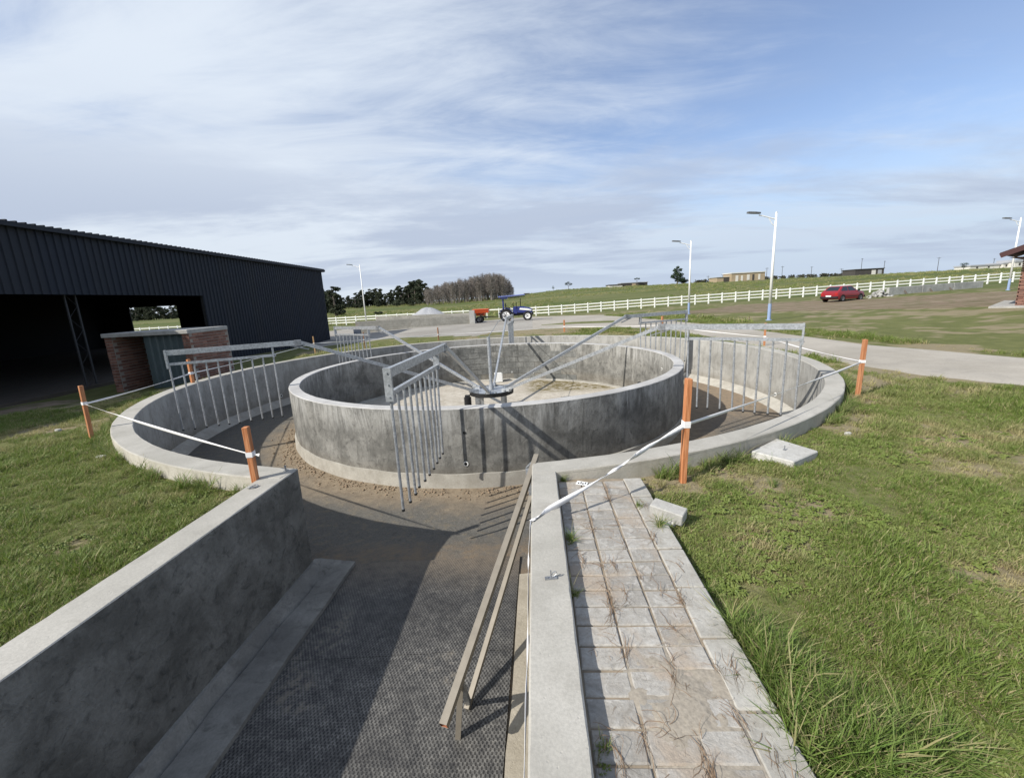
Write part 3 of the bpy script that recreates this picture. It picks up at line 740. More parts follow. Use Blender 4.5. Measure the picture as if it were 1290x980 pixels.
b = MB(); b.bar((-.4, 0, hubz-.09), (.4, 0, hubz-.09), .06, .08); b.bar((0, -.4, hubz-.092), (0, .4, hubz-.092), .06, .08); b.build('hub_cross_beam', M['galv'], hw)
b = MB(); b.tube([(-.60, -.30, hubz-.36), (-.60, -.30, hubz-.10)], .085, 14); b.box(-.66, -.54, -.36, -.24, hubz-.10, hubz-.05); 
for k in range(5): b.tube([(-.60, -.30, hubz-.33+k*.05), (-.60, -.30, hubz-.315+k*.05)], .098, 12)
b.build('motor', M['black'], hw)
b = MB(); b.box(-.40, -.26, -.44, -.32, hubz-.30, hubz-.10); b.tube([(-.33, -.44, hubz-.2), (-.33, -.47, hubz-.2)], .05, 10); b.build('gearbox', M['galv_dark'], hw)
b = MB(); b.tube([(0, 0, hubz), (0, 0, hubz+1.36)], .045, 12); b.tube([(0, 0, hubz+.0), (0, 0, hubz+.12)], .075, 12); b.build('mast', M['galv'], hw)
b = MB(); b.bar((-.22, 0, hubz+1.365), (.55, 0, hubz+1.365), .03, .012); b.build('mast_bracket', M['galv_dark'], hw)
bolt = MB(); bolt.tube([(0, 0, 0), (0, 0, .03)], .022, 6); boltm = bolt.mesh('bolt', M['galv_dark'])
for k in range(12):
    a = 2*PI*(k+.5)/12; put('bolt', boltm, hw, (.48*math.cos(a), .48*math.sin(a), hubz+.004))
ARM0 = -96.1
adj = [(-.3, .01), (.3, 0), (-.7, .0), (.0, .0), (.3, .0), (0, .0)]
pm = MB(); pm.tube([(0, 0, 0), (0, 0, -1.30)], .0165, 8, 0); pm.tube([(0, 0, -1.30), (0, 0, -1.325)], .0185, 8, 1); pipe_me = pm.mesh('pipe', [M['galv'], M['black']])
smooth_angle(pipe_me)
def make_arm():
    """built along +X, local to the walker base"""
    Zb = .90-TRK
    b = MB(); b.bar((.50, 0, hubz+.05), (4.32, 0, Zb+.02), .05, .07); b.box(.36, .60, -.05, .05, hubz+.005, hubz+.07)
    arm = b.build('arm', M['galv'], hw)
    b = MB(); b.box(4.28, 6.60, -.026, .026, Zb-.052, Zb+.046)
    b.build('beam', M['galv'], arm)
    b = MB(); b.box(4.25, 4.38, -.034, .034, Zb-.07, Zb+.055); b.bar((4.12, 0, Zb-.16), (4.46, 0, Zb-.055), .04, .02); b.tube([(4.30, -.045, Zb), (4.30, .045, Zb)], .014, 6); b.build('knuckle_plate', M['galv_dark'], arm)
    for x in (6.60, 4.80):
        b = MB(); b.box(x-.012, x+.02, -.042, .042, Zb-.30 if x > 6 else Zb-.26, Zb+.052 if x > 6 else Zb-.065)
        if x > 6:
            for zq in (-.25, -.12, .0): b.tube([(x+.02, 0, Zb+zq), (x+.032, 0, Zb+zq)], .010, 8)
        b.build('hanger', M['galv'], arm)
    b = MB(); b.box(4.76, 6.64-.05, -.024, .024, Zb-.245, Zb-.198); b.build('rack_bar', M['galv'], arm)
    bm2 = MB()
    for q in range(10):
        x = 6.585-(6.585-4.81)*q/9
        o = put('pipe', pipe_me, arm, (x, 0, Zb-.245+.02), rot=(random.uniform(-.012, .012), random.uniform(-.012, .012), 0))
    return arm
arm0 = make_arm()
for k in range(6):
    a = arm0 if k == 0 else copy_tree(arm0, hw)
    a.rotation_euler = (0, 0, rad(ARM0+60*k+adj[k][0])); a.location = (0, 0, adj[k][1])
b = MB(); a = rad(ARM0+180)
b.tube([(0, 0, hubz+1.36), (2.1*math.cos(a), 2.1*math.sin(a), 1.52-TRK-.6), (4.3*math.cos(a), 4.3*math.sin(a), .96-TRK)], .008, 5); b.build('guy_wire', M['galv_dark'], hw)
# white cabinet standing by the inner wall
b = MB(); b.box(-.12, .12, -.09, .09, 0, .33, 0); b.box(.121, .15, -.10, .10, -.0, .30, 1); o = b.build('control_box', [M['whitepaint'], M['black']], None, (-.46, 14.95, TRK), .008)
o.rotation_euler = (rad(-6), 0, rad(12)); tag(o, 'small white control box leaning at the far foot of the inner wall', 'box')

# ------------------------------------------------------------------ barrier stakes and tape
TAPE = {}
def stake(px, py, z, h, w, m, label, lean=(0, 0), tape=.6, rz=None):
    p = at_z(px, py, z) if not isinstance(px, Vector) else px
    t_ = thing('barrier_stake', label, 'stake', (p.x, p.y, p.z), 0, 'timber stakes holding the barrier tape')
    s_ = Vector((lean[0]*h, lean[1]*h, h)); d_ = s_.normalized()
    b = MB(); rzv = random.uniform(-.5, .5) if rz is None else rz
    b.bar(-d_*.15, s_, w, w*.82, 0, Vector((math.cos(rzv), math.sin(rzv), 0))); b.build('post', m, t_, bevel=w*.06)
    tp = s_*tape
    b = MB()
    for k in range(3):
        q = tp+d_*(random.uniform(-.2, .2)*w+.006*k)
        b.bar(q-d_*w*.32, q+d_*w*.32, w*(1.07+.03*k), w*(.9+.03*k), 0, Vector((math.cos(rzv), math.sin(rzv), 0)), caps=False)
    b.build('tape_wrap', M['tape'], t_)
    TAPE[label] = p+tp
    return p+tp
T = []
s1 = stake(322, 606, -.02, .55, .062, M['wood_new'], 'short bright orange stake at the corner of the entrance channel wall', (-.0, -.0), .50, .1)
s2 = stake(117, 557, -.2, .86, .05, M['wood_mid'], 'leaning brown stake on the left lawn, outermost beside the ring', (.02, .02), .68)
s3 = stake(243, 482, -.0, .56, .07, M['wood_new'], 'orange stake standing on the rim in front of the brick kiosk', (.0, 0), .40)
s4 = stake(397.5, 447, -.2, .72, .05, M['wood_tan'], 'pale tan stake near the right end of the black shed', (0, 0), .62)
s5 = stake(460, 440, -.2, .72, .045, M['wood_old'], 'thin dark stake behind the far left pipe gate', (0, 0), .55)
s6 = stake(552.7, 429.4, -.2, .62, .06, M['wood_old'], 'brown stake in front of the grey block bunker', (0, 0), .45)
s7 = stake(711, 418.6, -.2, .60, .09, M['wood_mid'], 'orange stake by the grass sliver in the yard, right of the tractor', (0, 0), .45)
s8 = stake(834, 419.2, -.2, .70, .085, M['wood_mid'], 'orange stake behind the far right pipe gate', (0, 0), .45)
s9 = stake(962.5, 437, -.2, .70, .055, M['wood_mid'], 'reddish stake standing between road and ring, behind the right arm', (0, 0), .42)
s10 = stake(1080, 501, -.2, .91, .062, M['wood_mid'], 'tall orange stake on the lawn at the right of the ring', (.02, .0), .62)
s11 = stake(860, 606, -.17, .985, .062, M['wood_new'], 'thick orange stake in the foreground lawn right of the paved strip', (.02, -.01), .565, .0)
b = MB(); p = s9+Vector((0, 0, .42)); 
def ribbon(pts, w, name='barrier_tape', tw=0., sag=.04, n=14):
    """tape strung through points, width w, sagging between them and slowly twisting"""
    V = []; F = []; m_ = 0; tt = 0.
    path = []
    for i in range(len(pts)-1):
        A, B = Vector(pts[i]), Vector(pts[i+1])
        for k in range(n):
            u = k/n; p = A.lerp(B, u); p.z -= sag*4*u*(1-u)*((B-A).length/5 if (B-A).length < 10 else 1.6); path.append((p, (B-A).normalized(), u))
    path.append((Vector(pts[-1]), (Vector(pts[-1])-Vector(pts[-2])).normalized(), 1))
    for i, (p, d_, u) in enumerate(path):
        side = d_.cross(Vector((0, 0, 1))).normalized(); up_ = side.cross(d_)
        a = tw*math.sin(i*.41)+tw*.6*math.sin(i*.83+1)
        ww = w*(.35+.65*abs(math.cos(i*.31)))
        v = up_*math.cos(a)+side*math.sin(a)
        V += [tuple(p+v*ww/2), tuple(p-v*ww/2), tuple(p+v*ww/2+side*.0015), tuple(p-v*ww/2+side*.0015)]
    for i in range(len(path)-1):
        k = i*4; F += [(k, k+1, k+5, k+4), (k+2, k+6, k+7, k+3), (k, k+4, k+6, k+2), (k+1, k+3, k+7, k+5)]
    return V, F
V1, F1 = ribbon([s1+Vector((.1, -.03, 0)), s1, s2, s3, s4, s5, s6, s7, s8, s9, s10, s11], .030, tw=.5, sag=.025)
# near end: from the thick stake down over the right-hand channel wall
e1 = s11; wtop = at_z(694, 640, .012); wedge = at_z(669, 656, .004)
k1 = at_z(748, 603, .10)
V2, F2 = ribbon([e1, at_z(818, 562, .27), at_z(757, 603, .13), wtop, wedge], .045, tw=1.0, sag=.02, n=7)
V3, F3 = ribbon([wedge, Vector((rwx(wedge.y-.3)-.02, wedge.y-.3, -.09)), Vector((rwx(2.2)-.012, 2.2, -.05)), Vector((rwx(1.6)-.01, 1.6, -.02)), Vector((rwx(.9)-.014, .9, -.03)), Vector((rwx(0)-.01, 0., -.03))], .022, tw=.4, sag=.01, n=10)
V = V1+V2+V3; F = F1+[tuple(i+len(V1) for i in f) for f in F2]+[tuple(i+len(V1)+len(V2) for i in f) for f in F3]
tag(put('barrier_tape', np_mesh('barrier_tape', V, F, [M['tape']])), 'white barrier tape strung from stake to stake round the ring', 'tape')

# ------------------------------------------------------------------ paved strip with kerb
pp = thing('paved_strip', None, None); del_ = pp
pp['kind'] = 'structure'
vdir = Vector((.061, 1, 0)).normalized(); udir = Vector((1, -.061, 0)).normalized()
rotp = math.atan2(-udir.y*-1, udir.x); rotp = math.atan2(udir.y, udir.x)
def pv(u, v): return Vector((rwx(0)+.226, 0, 0)) + udir*u + vdir*v
b = MB(); b.prism([tuple(pv(u, v))[:2] for u, v in ((-.0, -2.5), (.70, -2.5), (.70, 3.80), (-.0, 3.84))], -.42, PZ-.009); b.build('sand_bed', flat('joint sand and soil', (.25, .205, .15), .97, 0, .4, 22, bump=.006), pp)
pmes = {}
def paver(u0, u1, v0, v1):
    w, l = round(u1-u0, 3), round(v1-v0, 3)
    key = (w, l, random.randrange(3))
    if key not in pmes:
        b = MB(); c = .006; j = [random.uniform(-.003, .003) for _ in range(8)]; hw_, hl = w/2-.0035, l/2-.0035
        low = [(-hw_, -hl), (hw_, -hl), (hw_, hl), (-hw_, hl)]
        vs = [(x+j[i], y+j[i+4], -.05) for i, (x, y) in enumerate(low)]+[(x+j[i], y+j[i+4], -c) for i, (x, y) in enumerate(low)]+[(x*(1-c/hw_)+j[i], y*(1-c/hl)+j[i+4], 0) for i, (x, y) in enumerate(low)]
        fs = [(8, 9, 10, 11)]+[(k, (k+1) % 4, 4+(k+1) % 4, 4+k) for k in range(4)]+[(4+k, 4+(k+1) % 4, 8+(k+1) % 4, 8+k) for k in range(4)]
        b.add(vs, fs); pmes[key] = b.mesh('paver', M['paver'])
    p = pv((u0+u1)/2, (v0+v1)/2)
    put('paver', pmes[key], pp, (p.x, p.y, PZ+random.uniform(-.004, .004)), rot=(random.uniform(-.012, .012), random.uniform(-.012, .012), rotp+random.uniform(-.006, .006)))
v = 3.75
row = 0
cuts = [.010, .226, .427, .618]
while v > -2.4:
    # nearly square-on rows, the columns running through as in the photo
    for i in range(3):
        if v > 3.55 and i == 2 and False: continue
        paver(cuts[i]+.002, cuts[i+1]-.002, v-.136, v)
    v -= .1378; row += 1
kb = []
v = 3.80; k = 0
while v > -2.4:
    l = .382
    b = MB(); b.box(-.082, .082, -l/2+.004, l/2-.004, -.22, 0, 0)
    p = pv(.704+.002*(k % 2), v-l/2)
    o = b.build('kerb_stone', M['kerb'], pp, (p.x, p.y, PZ+.001+random.uniform(-.003, .003)), bevel=.007); o.rotation_euler = (random.uniform(-.012, .012), random.uniform(-.012, .012), rotp+random.uniform(-.01, .01))
    v -= .386; k += 1
# drift of sand lying over the lower pavers
sx, sy = np.meshgrid(np.linspace(.20, .66, 70), np.linspace(1.15, 1.95, 110)); V = []
hh_ = fbm(sx*9, sy*9, 41, 5); env_ = 1-((sx-.44)/.21)**2-((sy-1.56)/.36)**2; zz_ = PZ-.006+.016*np.clip(env_*.55+(hh_-.5)*1.5, -.3, .75)
for a_, c_, z_ in zip(sx.ravel(), sy.ravel(), zz_.ravel()): p = pv(a_, c_); V.append((p.x, p.y, z_))
F = [(i*70+j, i*70+j+1, (i+1)*70+j+1, (i+1)*70+j) for i in range(109) for j in range(69)]
o = put('sand_drift', np_mesh('sand_drift', V, F, [flat('gritty joint sand', (.30, .265, .215), .97, 0, .5, 55, bump=.006)], True), pp); o['kind'] = 'stuff'
# loose items
p1 = at_z(839, 642, -.06)
b = MB(); b.box(-.125, .125, -.06, .06, 0, .095); o = b.build('loose_kerb_block', M['slabtop'], None, (p1.x+.01, p1.y-.01, -.115), bevel=.006); o.rotation_euler = (.12, .10, rad(-38)); tag(o, 'pale grey rectangular concrete block lying askew on the kerb edge', 'concrete block')
p1 = at_z(842, 655, -.12); b = MB(); b.box(-.055, .055, -.05, .05, 0, .06); o = b.build('broken_kerb_piece', M['slab'], None, (p1.x, p1.y, -.17), bevel=.02); o.rotation_euler = (.1, -.12, rad(-15)); tag(o, 'small broken cream concrete lump half hidden in weeds below the block', 'concrete block')
c4 = [at_z(*q, -.10) for q in ((946, 568), (1000, 581.5), (1031, 568), (978, 552))]
hs = thing('manhole_slab', 'square pale concrete cover slab with a lifting pin on the right lawn', 'slab', (sum(c.x for c in c4)/4, sum(c.y for c in c4)/4, -.10))
b = MB(); b.prism([(c.x-hs.location.x, c.y-hs.location.y) for c in c4], -.13, 0); b.build('cover', M['slab'], hs, bevel=.010)
b = MB(); b.tube([(0, 0, -.01), (0, 0, .05)], .006, 8); b.tube([(0, 0, 0), (0, 0, .008)], .016, 8); b.build('lifting_pin', M['galv_dark'], hs)
p1 = at_z(733, 609, PZ+.004)
b = MB(); b.box(-.05, .05, -.033, .033, 0, .002, 0)
for k in range(4): b.box(-.035+.02*k, -.022+.02*k, -.02+.012*(k % 2), .02-.014*((k+1) % 2), .002, .0026, 1)
o = b.build('label_tag', [M['whitepaint'], M['black']], None, (p1.x, p1.y, PZ+.006)); o.rotation_euler = (.05, .03, rad(-25)); tag(o, 'small white printed tag lying on the pavers by the ring wall', 'tag')
for px_, py_, s_, lb in ((128, 577, .07, 'pale flat stone lying in the left lawn near the ring wall'), (73, 543, .05, 'small white scrap lying on the left lawn beyond the brown stake'), (1068, 548, .04, 'small pale stone in the right lawn beyond the cover slab')):
    p1 = gpt(px_, py_); b = MB(); n_ = 9; b.prism([(s_*(1+.25*math.sin(k*2.3))*math.cos(2*PI*k/n_), s_*.7*(1+.2*math.sin(k*1.7))*math.sin(2*PI*k/n_)) for k in range(n_)], -.02, .022); tag(b.build('stone', M['slab'], None, p1+Vector((0, 0, .012)), bevel=.008), lb, 'stone')
# ironmongery on the walls
p1 = at_z(694, 728, 0)
t_ = thing('anchor_bracket', 'flat steel anchor plate with upright hook on the right channel wall top', 'bracket', (p1.x, p1.y, 0), rad(4))
b = MB(); b.box(-.035, .035, -.012, .012, -.003, .005); b.tube([(-.02, 0, .005), (-.02, 0, .010)], .008, 6); b.build('plate', M['galv_dark'], t_)
b = MB(); b.tube([(0, 0, 0), (0, 0, .05)], .004, 6); b.tube([(.002, 0, .006), (.02, .0, .012), (.036, 0, .026), (.030, 0, .042), (.012, 0, .036), (.006, 0, .02)], .0032, 6); b.build('hook', M['galv_dark'], t_)
p1 = at_z(319, 614, 0)
b = MB(); b.tube([(.04*math.cos(a)*1.0, .022*math.sin(a), .008+.006*math.sin(2*a)) for a in np.linspace(0, 2*PI*.96, 22)], .006, 6); o = b.build('steel_ring', M['galv_dark'], None, (p1.x, p1.y, 0), smooth=True); o.rotation_euler = (0, 0, rad(40)); tag(o, 'flattened oval steel ring lying on the left channel wall beside the stake', 'ring')
p1 = at_z(360, 593, 0)
b = MB(); b.box(-.02, .02, -.012, .012, -.003, .004); b.tube([(0, 0, 0), (0, 0, .055)], .009, 8); b.tube([(0, 0, .045), (0, 0, .055)], .013, 6); o = b.build('anchor_pin', M['galv_dark'], None, (p1.x, p1.y, 0)); tag(o, 'short upright steel pin on the end corner of the left channel wall', 'pin')

# ------------------------------------------------------------------ steel tube frame leaning in the channel
sf = thing('tube_frame', 'long rectangular steel tube frame leaning across the sunken channel against the right wall', 'steel frame')
A = at_z(559, 914, -.83); B = Vector((.155, 4.26, .02)); B = at_z(676, 574, .03)
D_ = at_z(588, 893, -1.17); T2 = at_y(669, 625, 3.88)
W_ = .048
def otube(b, a, c, w, mo=0, mi=1, closed=False):
    b.bar(a, c, w, w, mo, caps=closed)
    if not closed: b.bar(a+(c-a).normalized()*.001, c, w*.86, w*.86, mi, caps=False)
b = MB(); otube(b, A, B, W_); o = b.build('upper_tube', [M['frame'], M['rust']], sf)
b = MB(); b.bar(D_, T2, .036, .036); b.build('lower_tube', M['frame'], sf)
L0 = at_z(577, 928, -1.182); L1 = A.lerp(B, .115)
b = MB(); b.bar(L0, L1-Vector((0, 0, .02)), .036, .036); b.build('foot', M['frame'], sf)
b = MB(); b.bar(L1-Vector((0, 0, .05)), D_+(T2-D_)*.02, .034, .034); b.build('brace', M['galv_dark'], sf)
K2 = at_y(664, 590, 4.05)
b = MB(); b.bar(T2, K2, .034, .034); b.bar(K2, B.lerp(A, .03), .03, .03); b.build('end_brace', M['galv_dark'], sf)


# ------------------------------------------------------------------ black shed
def shedmat():
    m, t, b = mat('charcoal painted cladding', .6, .22, .0)
    g = t.nodes.new('ShaderNodeNewGeometry'); n = noise(t, g.outputs['Position'], 1.2, 5, .6); oi = N(t, 'ShaderNodeObjectInfo')
    c = mixc(t, n, (.015, .019, .028), (.026, .032, .046)); c = mixc(t, math_(t, 'MULTIPLY', oi.outputs['Random'], .8), c, (.026, .029, .036))
    t.links.new(c, b.inputs['Base Color']); return m
M['clad'] = shedmat()
M['coldark'] = flat('dark primer steel', (.05, .05, .052), .7)
M['shedin'] = flat('dark shed lining', (.03, .03, .03), .9)
M['shedfloor'] = flat('shed earth floor', (.075, .062, .048), .97, 0, .35, 2.5)
sh = thing('shed', 'long low black corrugated steel shed with a wide open front on the left', 'shed')
XF, XB, YN, YF, ZR, ZH, YJ = -13.0, -29.0, -7.6, 31.4, 4.15, 2.35, 19.0
def sheet_mesh(z0, z1, name, w=.70):
    # trapezoid-ribbed sheet facing +X, ribs up z
    b = MB(); ribs = [0, .04, .055, .10, .115]; prof = []
    y = 0
    for k in range(3):
        y0 = k*w/3
        prof += [(y0, 0), (y0+.03, 0), (y0+.045, .035), (y0+.080, .035), (y0+.095, 0)]
    prof.append((w, 0))
    vs = [(x, y_, z) for z in (z0, z1) for y_, x in [(p[0], p[1]) for p in prof]]; n_ = len(prof)
    b.add(vs, [(i, i+1, n_+i+1, n_+i) for i in range(n_-1)]); return b.mesh(name, M['clad'])
upper = sheet_mesh(ZH, ZR, 'cladding_sheet'); full = sheet_mesh(-1.1, ZR, 'cladding_sheet')
y = YN
while y < YF-.01:
    inop = y+.35 < YJ and y > 1.0
    put('cladding_sheet', upper if inop else full, sh, (XF, y, 0)); y += .70
YF = y
b = MB(); b.box(XF-.10, XF-.03, 1.1, YJ, ZH-.0, ZH+.12); b.build('lintel', M['clad'], sh)
b = MB(); b.box(XF-.12, XF-.02, YJ, YJ+.1, -1, ZH); b.box(XF-.12, XF-.02, .95, 1.05, -.8, ZH); b.build('jamb', M['shedin'], sh)
# roof: low gable, ribbed ends over the eave
b = MB(); XR = (XF+XB)/2; ZRg = ZR+.75
for (xa, za), (xb, zb) in (((XF+.14, ZR+.03), (XR, ZRg)), ((XR, ZRg), (XB-.14, ZR+.03))):
    b.add([(xa, YN-.2, za), (xa, YF+.22, za), (xb, YF+.22, zb), (xb, YN-.2, zb), (xa, YN-.2, za+.03), (xa, YF+.22, za+.03), (xb, YF+.22, zb+.03), (xb, YN-.2, zb+.03)],
          [(3, 2, 1, 0), (4, 5, 6, 7), (0, 1, 5, 4), (1, 2, 6, 5), (2, 3, 7, 6), (3, 0, 4, 7)])
b.build('roof', M['clad'], sh)
b = MB(); yq = YN-.2
while yq < YF+.2:
    b.box(XF-.3, XF+.15, yq, yq+.05, ZR+.05, ZR+.092); yq += .235
o = b.build('roof_ribs', M['clad'], sh); o['kind'] = 'stuff'
b = MB(); b.box(XF+.10, XF+.19, YN-.2, YF+.22, ZR-.07, ZR+.028); b.build('eave_gutter', M['clad'], sh)
b = MB(); b.box(XF-.4, XF+.16, YF+.02, YF+.2, ZR-.12, ZR+.06); b.build('corner_cap', M['clad'], sh)
b = MB(); b.box(XB-.1, XB, YN, YF, -1.2, ZR); b.build('back_wall', M['shedin'], sh)
b = MB(); b.box(XB, XF-.03, YN-.08, YN, -1.2, ZR); b.build('end_wall', M['shedin'], sh)
def xz(px_, py_): q = at_y(px_, py_, YF); return q.x, q.z
xa, za = xz(163, 388); xb, _ = xz(224, 388)
ew = MB(); ew.box(XB, xa, YF-.08, YF, -1.2, ZR); ew.box(xb, XF-.02, YF-.08, YF, -1.2, ZR); ew.box(xa, xb, YF-.08, YF, za, ZR); ew.build('end_wall', M['shedin'], sh)
ew = MB(); ew.prism([(XB, ZR), (XF, ZR), (XR, ZRg)], 0, .06, 0, Matrix(((1, 0, 0, 0), (0, 0, -1, YF-.01), (0, 1, 0, 0), (0, 0, 0, 1)))); ew.build('gable', M['clad'], sh)
b = MB(); b.box(XB+.1, XF-.05, YN+.1, YF-.1, -1.0, -.42); o = b.build('floor_slab', M['shedfloor'], sh)
# lattice column in the opening
for yc in (13.35, 5.4):
    b = MB(); zb = -.5
    for dy in (0, .33): b.bar((XF-.25, yc+dy, zb), (XF-.25, yc+dy, ZH+.25), .04, .04)
    z = zb
    for k in range(8):
        b.bar((XF-.25, yc+(.33 if k % 2 else 0), zb+k*.36), (XF-.25, yc+(0 if k % 2 else .33), zb+(k+1)*.36), .008, .008)
    b.build('lattice_column', M['coldark'], sh)
for k in range(4):       # things stored inside, barely seen
    pass
# ------------------------------------------------------------------ brick kiosk
ZG = -.62
kx0, kx1, ky0, ky1 = -11.58, -9.16, 12.5, 14.25
ks = thing('brick_kiosk', 'small brick pump house with a flat concrete roof slab beside the shed', 'kiosk')
b = MB(); b.box(kx0-.03, kx1+.02, ky0-.06, ky1, 1.06, 1.175); b.build('roof_slab', M['slabtop'], ks, bevel=.01)
b = MB(); b.box(kx0-.1, kx1, ky0-.35, ky1, ZG-.2, ZG+.06); b.build('floor_slab', M['slabtop'], ks)
b = MB(); b.box(kx0, kx0+.2, ky0+.012, ky1, ZG, 1.06); b.box(kx0+.2, kx1, ky1-.2, ky1, ZG, 1.059); b.box(-9.36, -9.16, ky0+.012, ky1-.2, ZG, 1.058)
b.build('mortar_core', M['mortar'], ks)
bk = MB(); bk.box(-.107, .107, -.012, .012, -.034, .034); bm1 = bk.mesh('brick', M['brick'])
bk = MB(); bk.box(-.047, .047, -.012, .012, -.034, .034); bm2 = bk.mesh('brick', M['brick'])
nb = 0
for c in range(19):
    z = ZG+.06+.045+c*.0855
    if z > 1.04: break
    # end of the left wall, end pier, front wall, inner face of left wall
    for kq in (0, 1): put('brick', bm2, ks, (kx0+.05+kq*.10, ky0+.004, z))
    for kq in (0, 1): put('brick', bm2, ks, (-9.31+kq*.10, ky0-.0, z))
    for kq in range(5):
        yy_ = ky0+.14+kq*.224+(.0 if c % 2 else -.11)
        if yy_-.1 > ky0 and yy_+.1 < ky1-.2: put('brick', bm1, ks, (kx0+.198, yy_, z), PI/2)
    for kq in range(8):
        yy_ = ky0+.13+kq*.224+(.0 if c % 2 else .1)
        if yy_+.1 < ky1: put('brick', bm1, ks, (kx1+.002, yy_, z), PI/2)
# corrugated sheet door
b = MB(); prof = []; w0, w1 = -10.55, -9.362; nr = 6; pw = (w1-w0)/nr
for k in range(nr):
    x0 = w0+k*pw; prof += [(x0, 0), (x0+pw*.42, 0), (x0+pw*.55, -.035), (x0+pw*.87, -.035)]
prof.append((w1, 0)); n_ = len(prof)
vs = [(x, ky0+.10+y_+(.0 if z > 0 else 0), z) for z in (ZG+.02, 1.05) for x, y_ in prof]
b.add(vs, [(i, i+1, n_+i+1, n_+i) for i in range(n_-1)]); b.build('sheet_door', flat('dark green grey sheet', (.075, .10, .105), .45, .1, .15, 5, .5), ks)

# ------------------------------------------------------------------ long white fence
fpts = [Vector((p.x, p.y, 0)) for p in FENCE]
seg = [0]
for a, b_ in zip(fpts, fpts[1:]): seg.append(seg[-1]+(b_-a).length)
def along(s):
    s = max(0, min(seg[-1]-1e-3, s))
    for i in range(len(fpts)-1):
        if seg[i+1] >= s: return fpts[i].lerp(fpts[i+1], (s-seg[i])/(seg[i+1]-seg[i]))
fen = thing('paddock_fence', 'long white three rail paddock fence crossing behind the yard', 'fence')
pb = MB(); pb.box(-.07, .07, -.07, .07, -.3, 1.34); pb.add([(-.08, -.08, 1.34), (.08, -.08, 1.34), (.08, .08, 1.34), (-.08, .08, 1.34), (0, 0, 1.40)], [(0, 1, 4), (1, 2, 4), (2, 3, 4), (3, 0, 4), (3, 2, 1, 0)])
pme = pb.mesh('post', M['fence']); rb = MB(); rb.box(0, 1, -.022, .022, -.07, .07); rme = rb.mesh('rail', M['fence'])
s = 0; prev = None; FSP = 1.83
while s < seg[-1]:
    p = along(s); q = Vector((p.x, p.y, hz1(p.x, p.y)))
    put('post', pme, fen, q, random.uniform(-.02, .02))
    if prev is not None and not (-9.5 < q.x < -.2):
        dv = q-prev; L = dv.length
        for hgt in (.40, .80, 1.20):
            o = put('rail', rme, fen, prev+Vector((0, 0, hgt)), rot=(0, -math.asin(dv.z/L), math.atan2(dv.y, dv.x)), scale=(L, 1, 1))
    elif prev is not None:
        dv = q-prev; L = dv.length
        o = put('rail', rme, fen, prev+Vector((0, 0, 1.2)), rot=(0, -math.asin(dv.z/L), math.atan2(dv.y, dv.x)), scale=(L, 1, 1))
    prev = q; s += FSP

# ------------------------------------------------------------------ street lamps
def lamp(px_, Y, topy, label):
    p = on_ground(px_, Y)
    # height from the top sight line
    dd = ray(px_, topy); H_ = CAMH+dd.z*(Y/dd.y)-p.z
    t_ = thing('street_lamp', label, 'street lamp', p, 0, 'white street lamps along the drive')
    bh = H_*(.16 if Y != 50 else .09)
    b = MB(); b.tube([(0, 0, bh), (0, 0, H_)], [.075, .045], 12); b.tube([(0, 0, H_), (0, 0, H_+.05)], [.055, .02], 10); b.build('pole', M['whitepaint'], t_, smooth=True)
    b = MB(); b.tube([(0, 0, -.3), (0, 0, bh)], .082, 12); b.tube([(0, 0, -.02), (0, 0, .03)], .15, 12); b.build('painted_base', M['bluepaint'], t_)
    b = MB(); b.tube([(-.02, 0, H_-.30), (-.3, 0, H_-.22), (-.65, 0, H_-.12), (-.85, 0, H_-.08)], .028, 8); b.tube([(-.02, 0, H_-.62), (-.18, 0, H_-.52), (-.36, 0, H_-.22)], .018, 6); b.build('bracket_arm', M['whitepaint'], t_)
    b = MB(); b.prism([(-.80, -.07), (-1.1, -.13), (-1.42, -.10), (-1.45, 0), (-1.42, .10), (-1.1, .13), (-.80, .07)], -.035, .035, 0, Matrix.Translation((0, 0, H_-.055+.0)) @ Matrix.Rotation(rad(5), 4, 'Y')); b.build('lamp_head', M['lamphead'], t_)
    return t_
L1_ = gpt(969, 402)
lamp(968.7, 22.3, 268.5, 'tall white street lamp with blue base at the roadside, tallest in the picture')
lamp(867.3, 34, 304, 'white street lamp on the verge by the fence, left of the tallest one')
lamp(460.8, 50, 333, 'slim white street lamp behind the block bunker, near the shed')
lamp(1263.5, 36, 276, 'white street lamp at the far right, partly behind the brick building roof')

# ------------------------------------------------------------------ brick building corner at the right edge
q = at_y(1278, 385.5, 21.5); zg = q.z
bl = thing('brick_building', 'brick building corner with a dark red overhanging roof at the right edge', 'building', (q.x, q.y, zg), -math.atan2(q.x, q.y)-.06)
b = MB(); b.box(.06, 8, .06, 6, 0, 2.55); b.build('wall_core', M['mortar'], bl)
bk = MB(); bk.box(-.107, .107, -.05, .012, -.034, .034); bmm = bk.mesh('brick', M['brick'])
for c in range(29):
    z = .045+c*.0855
    for kq in range(5): put('brick', bmm, bl, (.11+kq*.224+(.06 if c % 2 else 0), .05, z))
    for kq in range(4): put('brick', bmm, bl, (.05, .16+kq*.224+(.06 if c % 2 else 0), z), -PI/2)
b = MB(); b.box(-.8, 8, -.8, 6, -.3, .02); b.build('apron_slab', M['slabtop'], bl)
BD = math.hypot(q.x, q.y); kx = BD/FPX*math.cos(math.atan2(q.x, q.y))
ry = at_y(1256, 318, q.y*.965); ry2 = at_y(1290, 303.5, q.y*.965); ax = math.atan2(q.x, q.y)+.06
def loc_(p): return Vector(((p.x-q.x)*math.cos(ax)-(p.y-q.y)*math.sin(ax), (p.x-q.x)*math.sin(ax)+(p.y-q.y)*math.cos(ax), p.z-zg))
_a, _b = loc_(ry), loc_(ry2); sl = .42
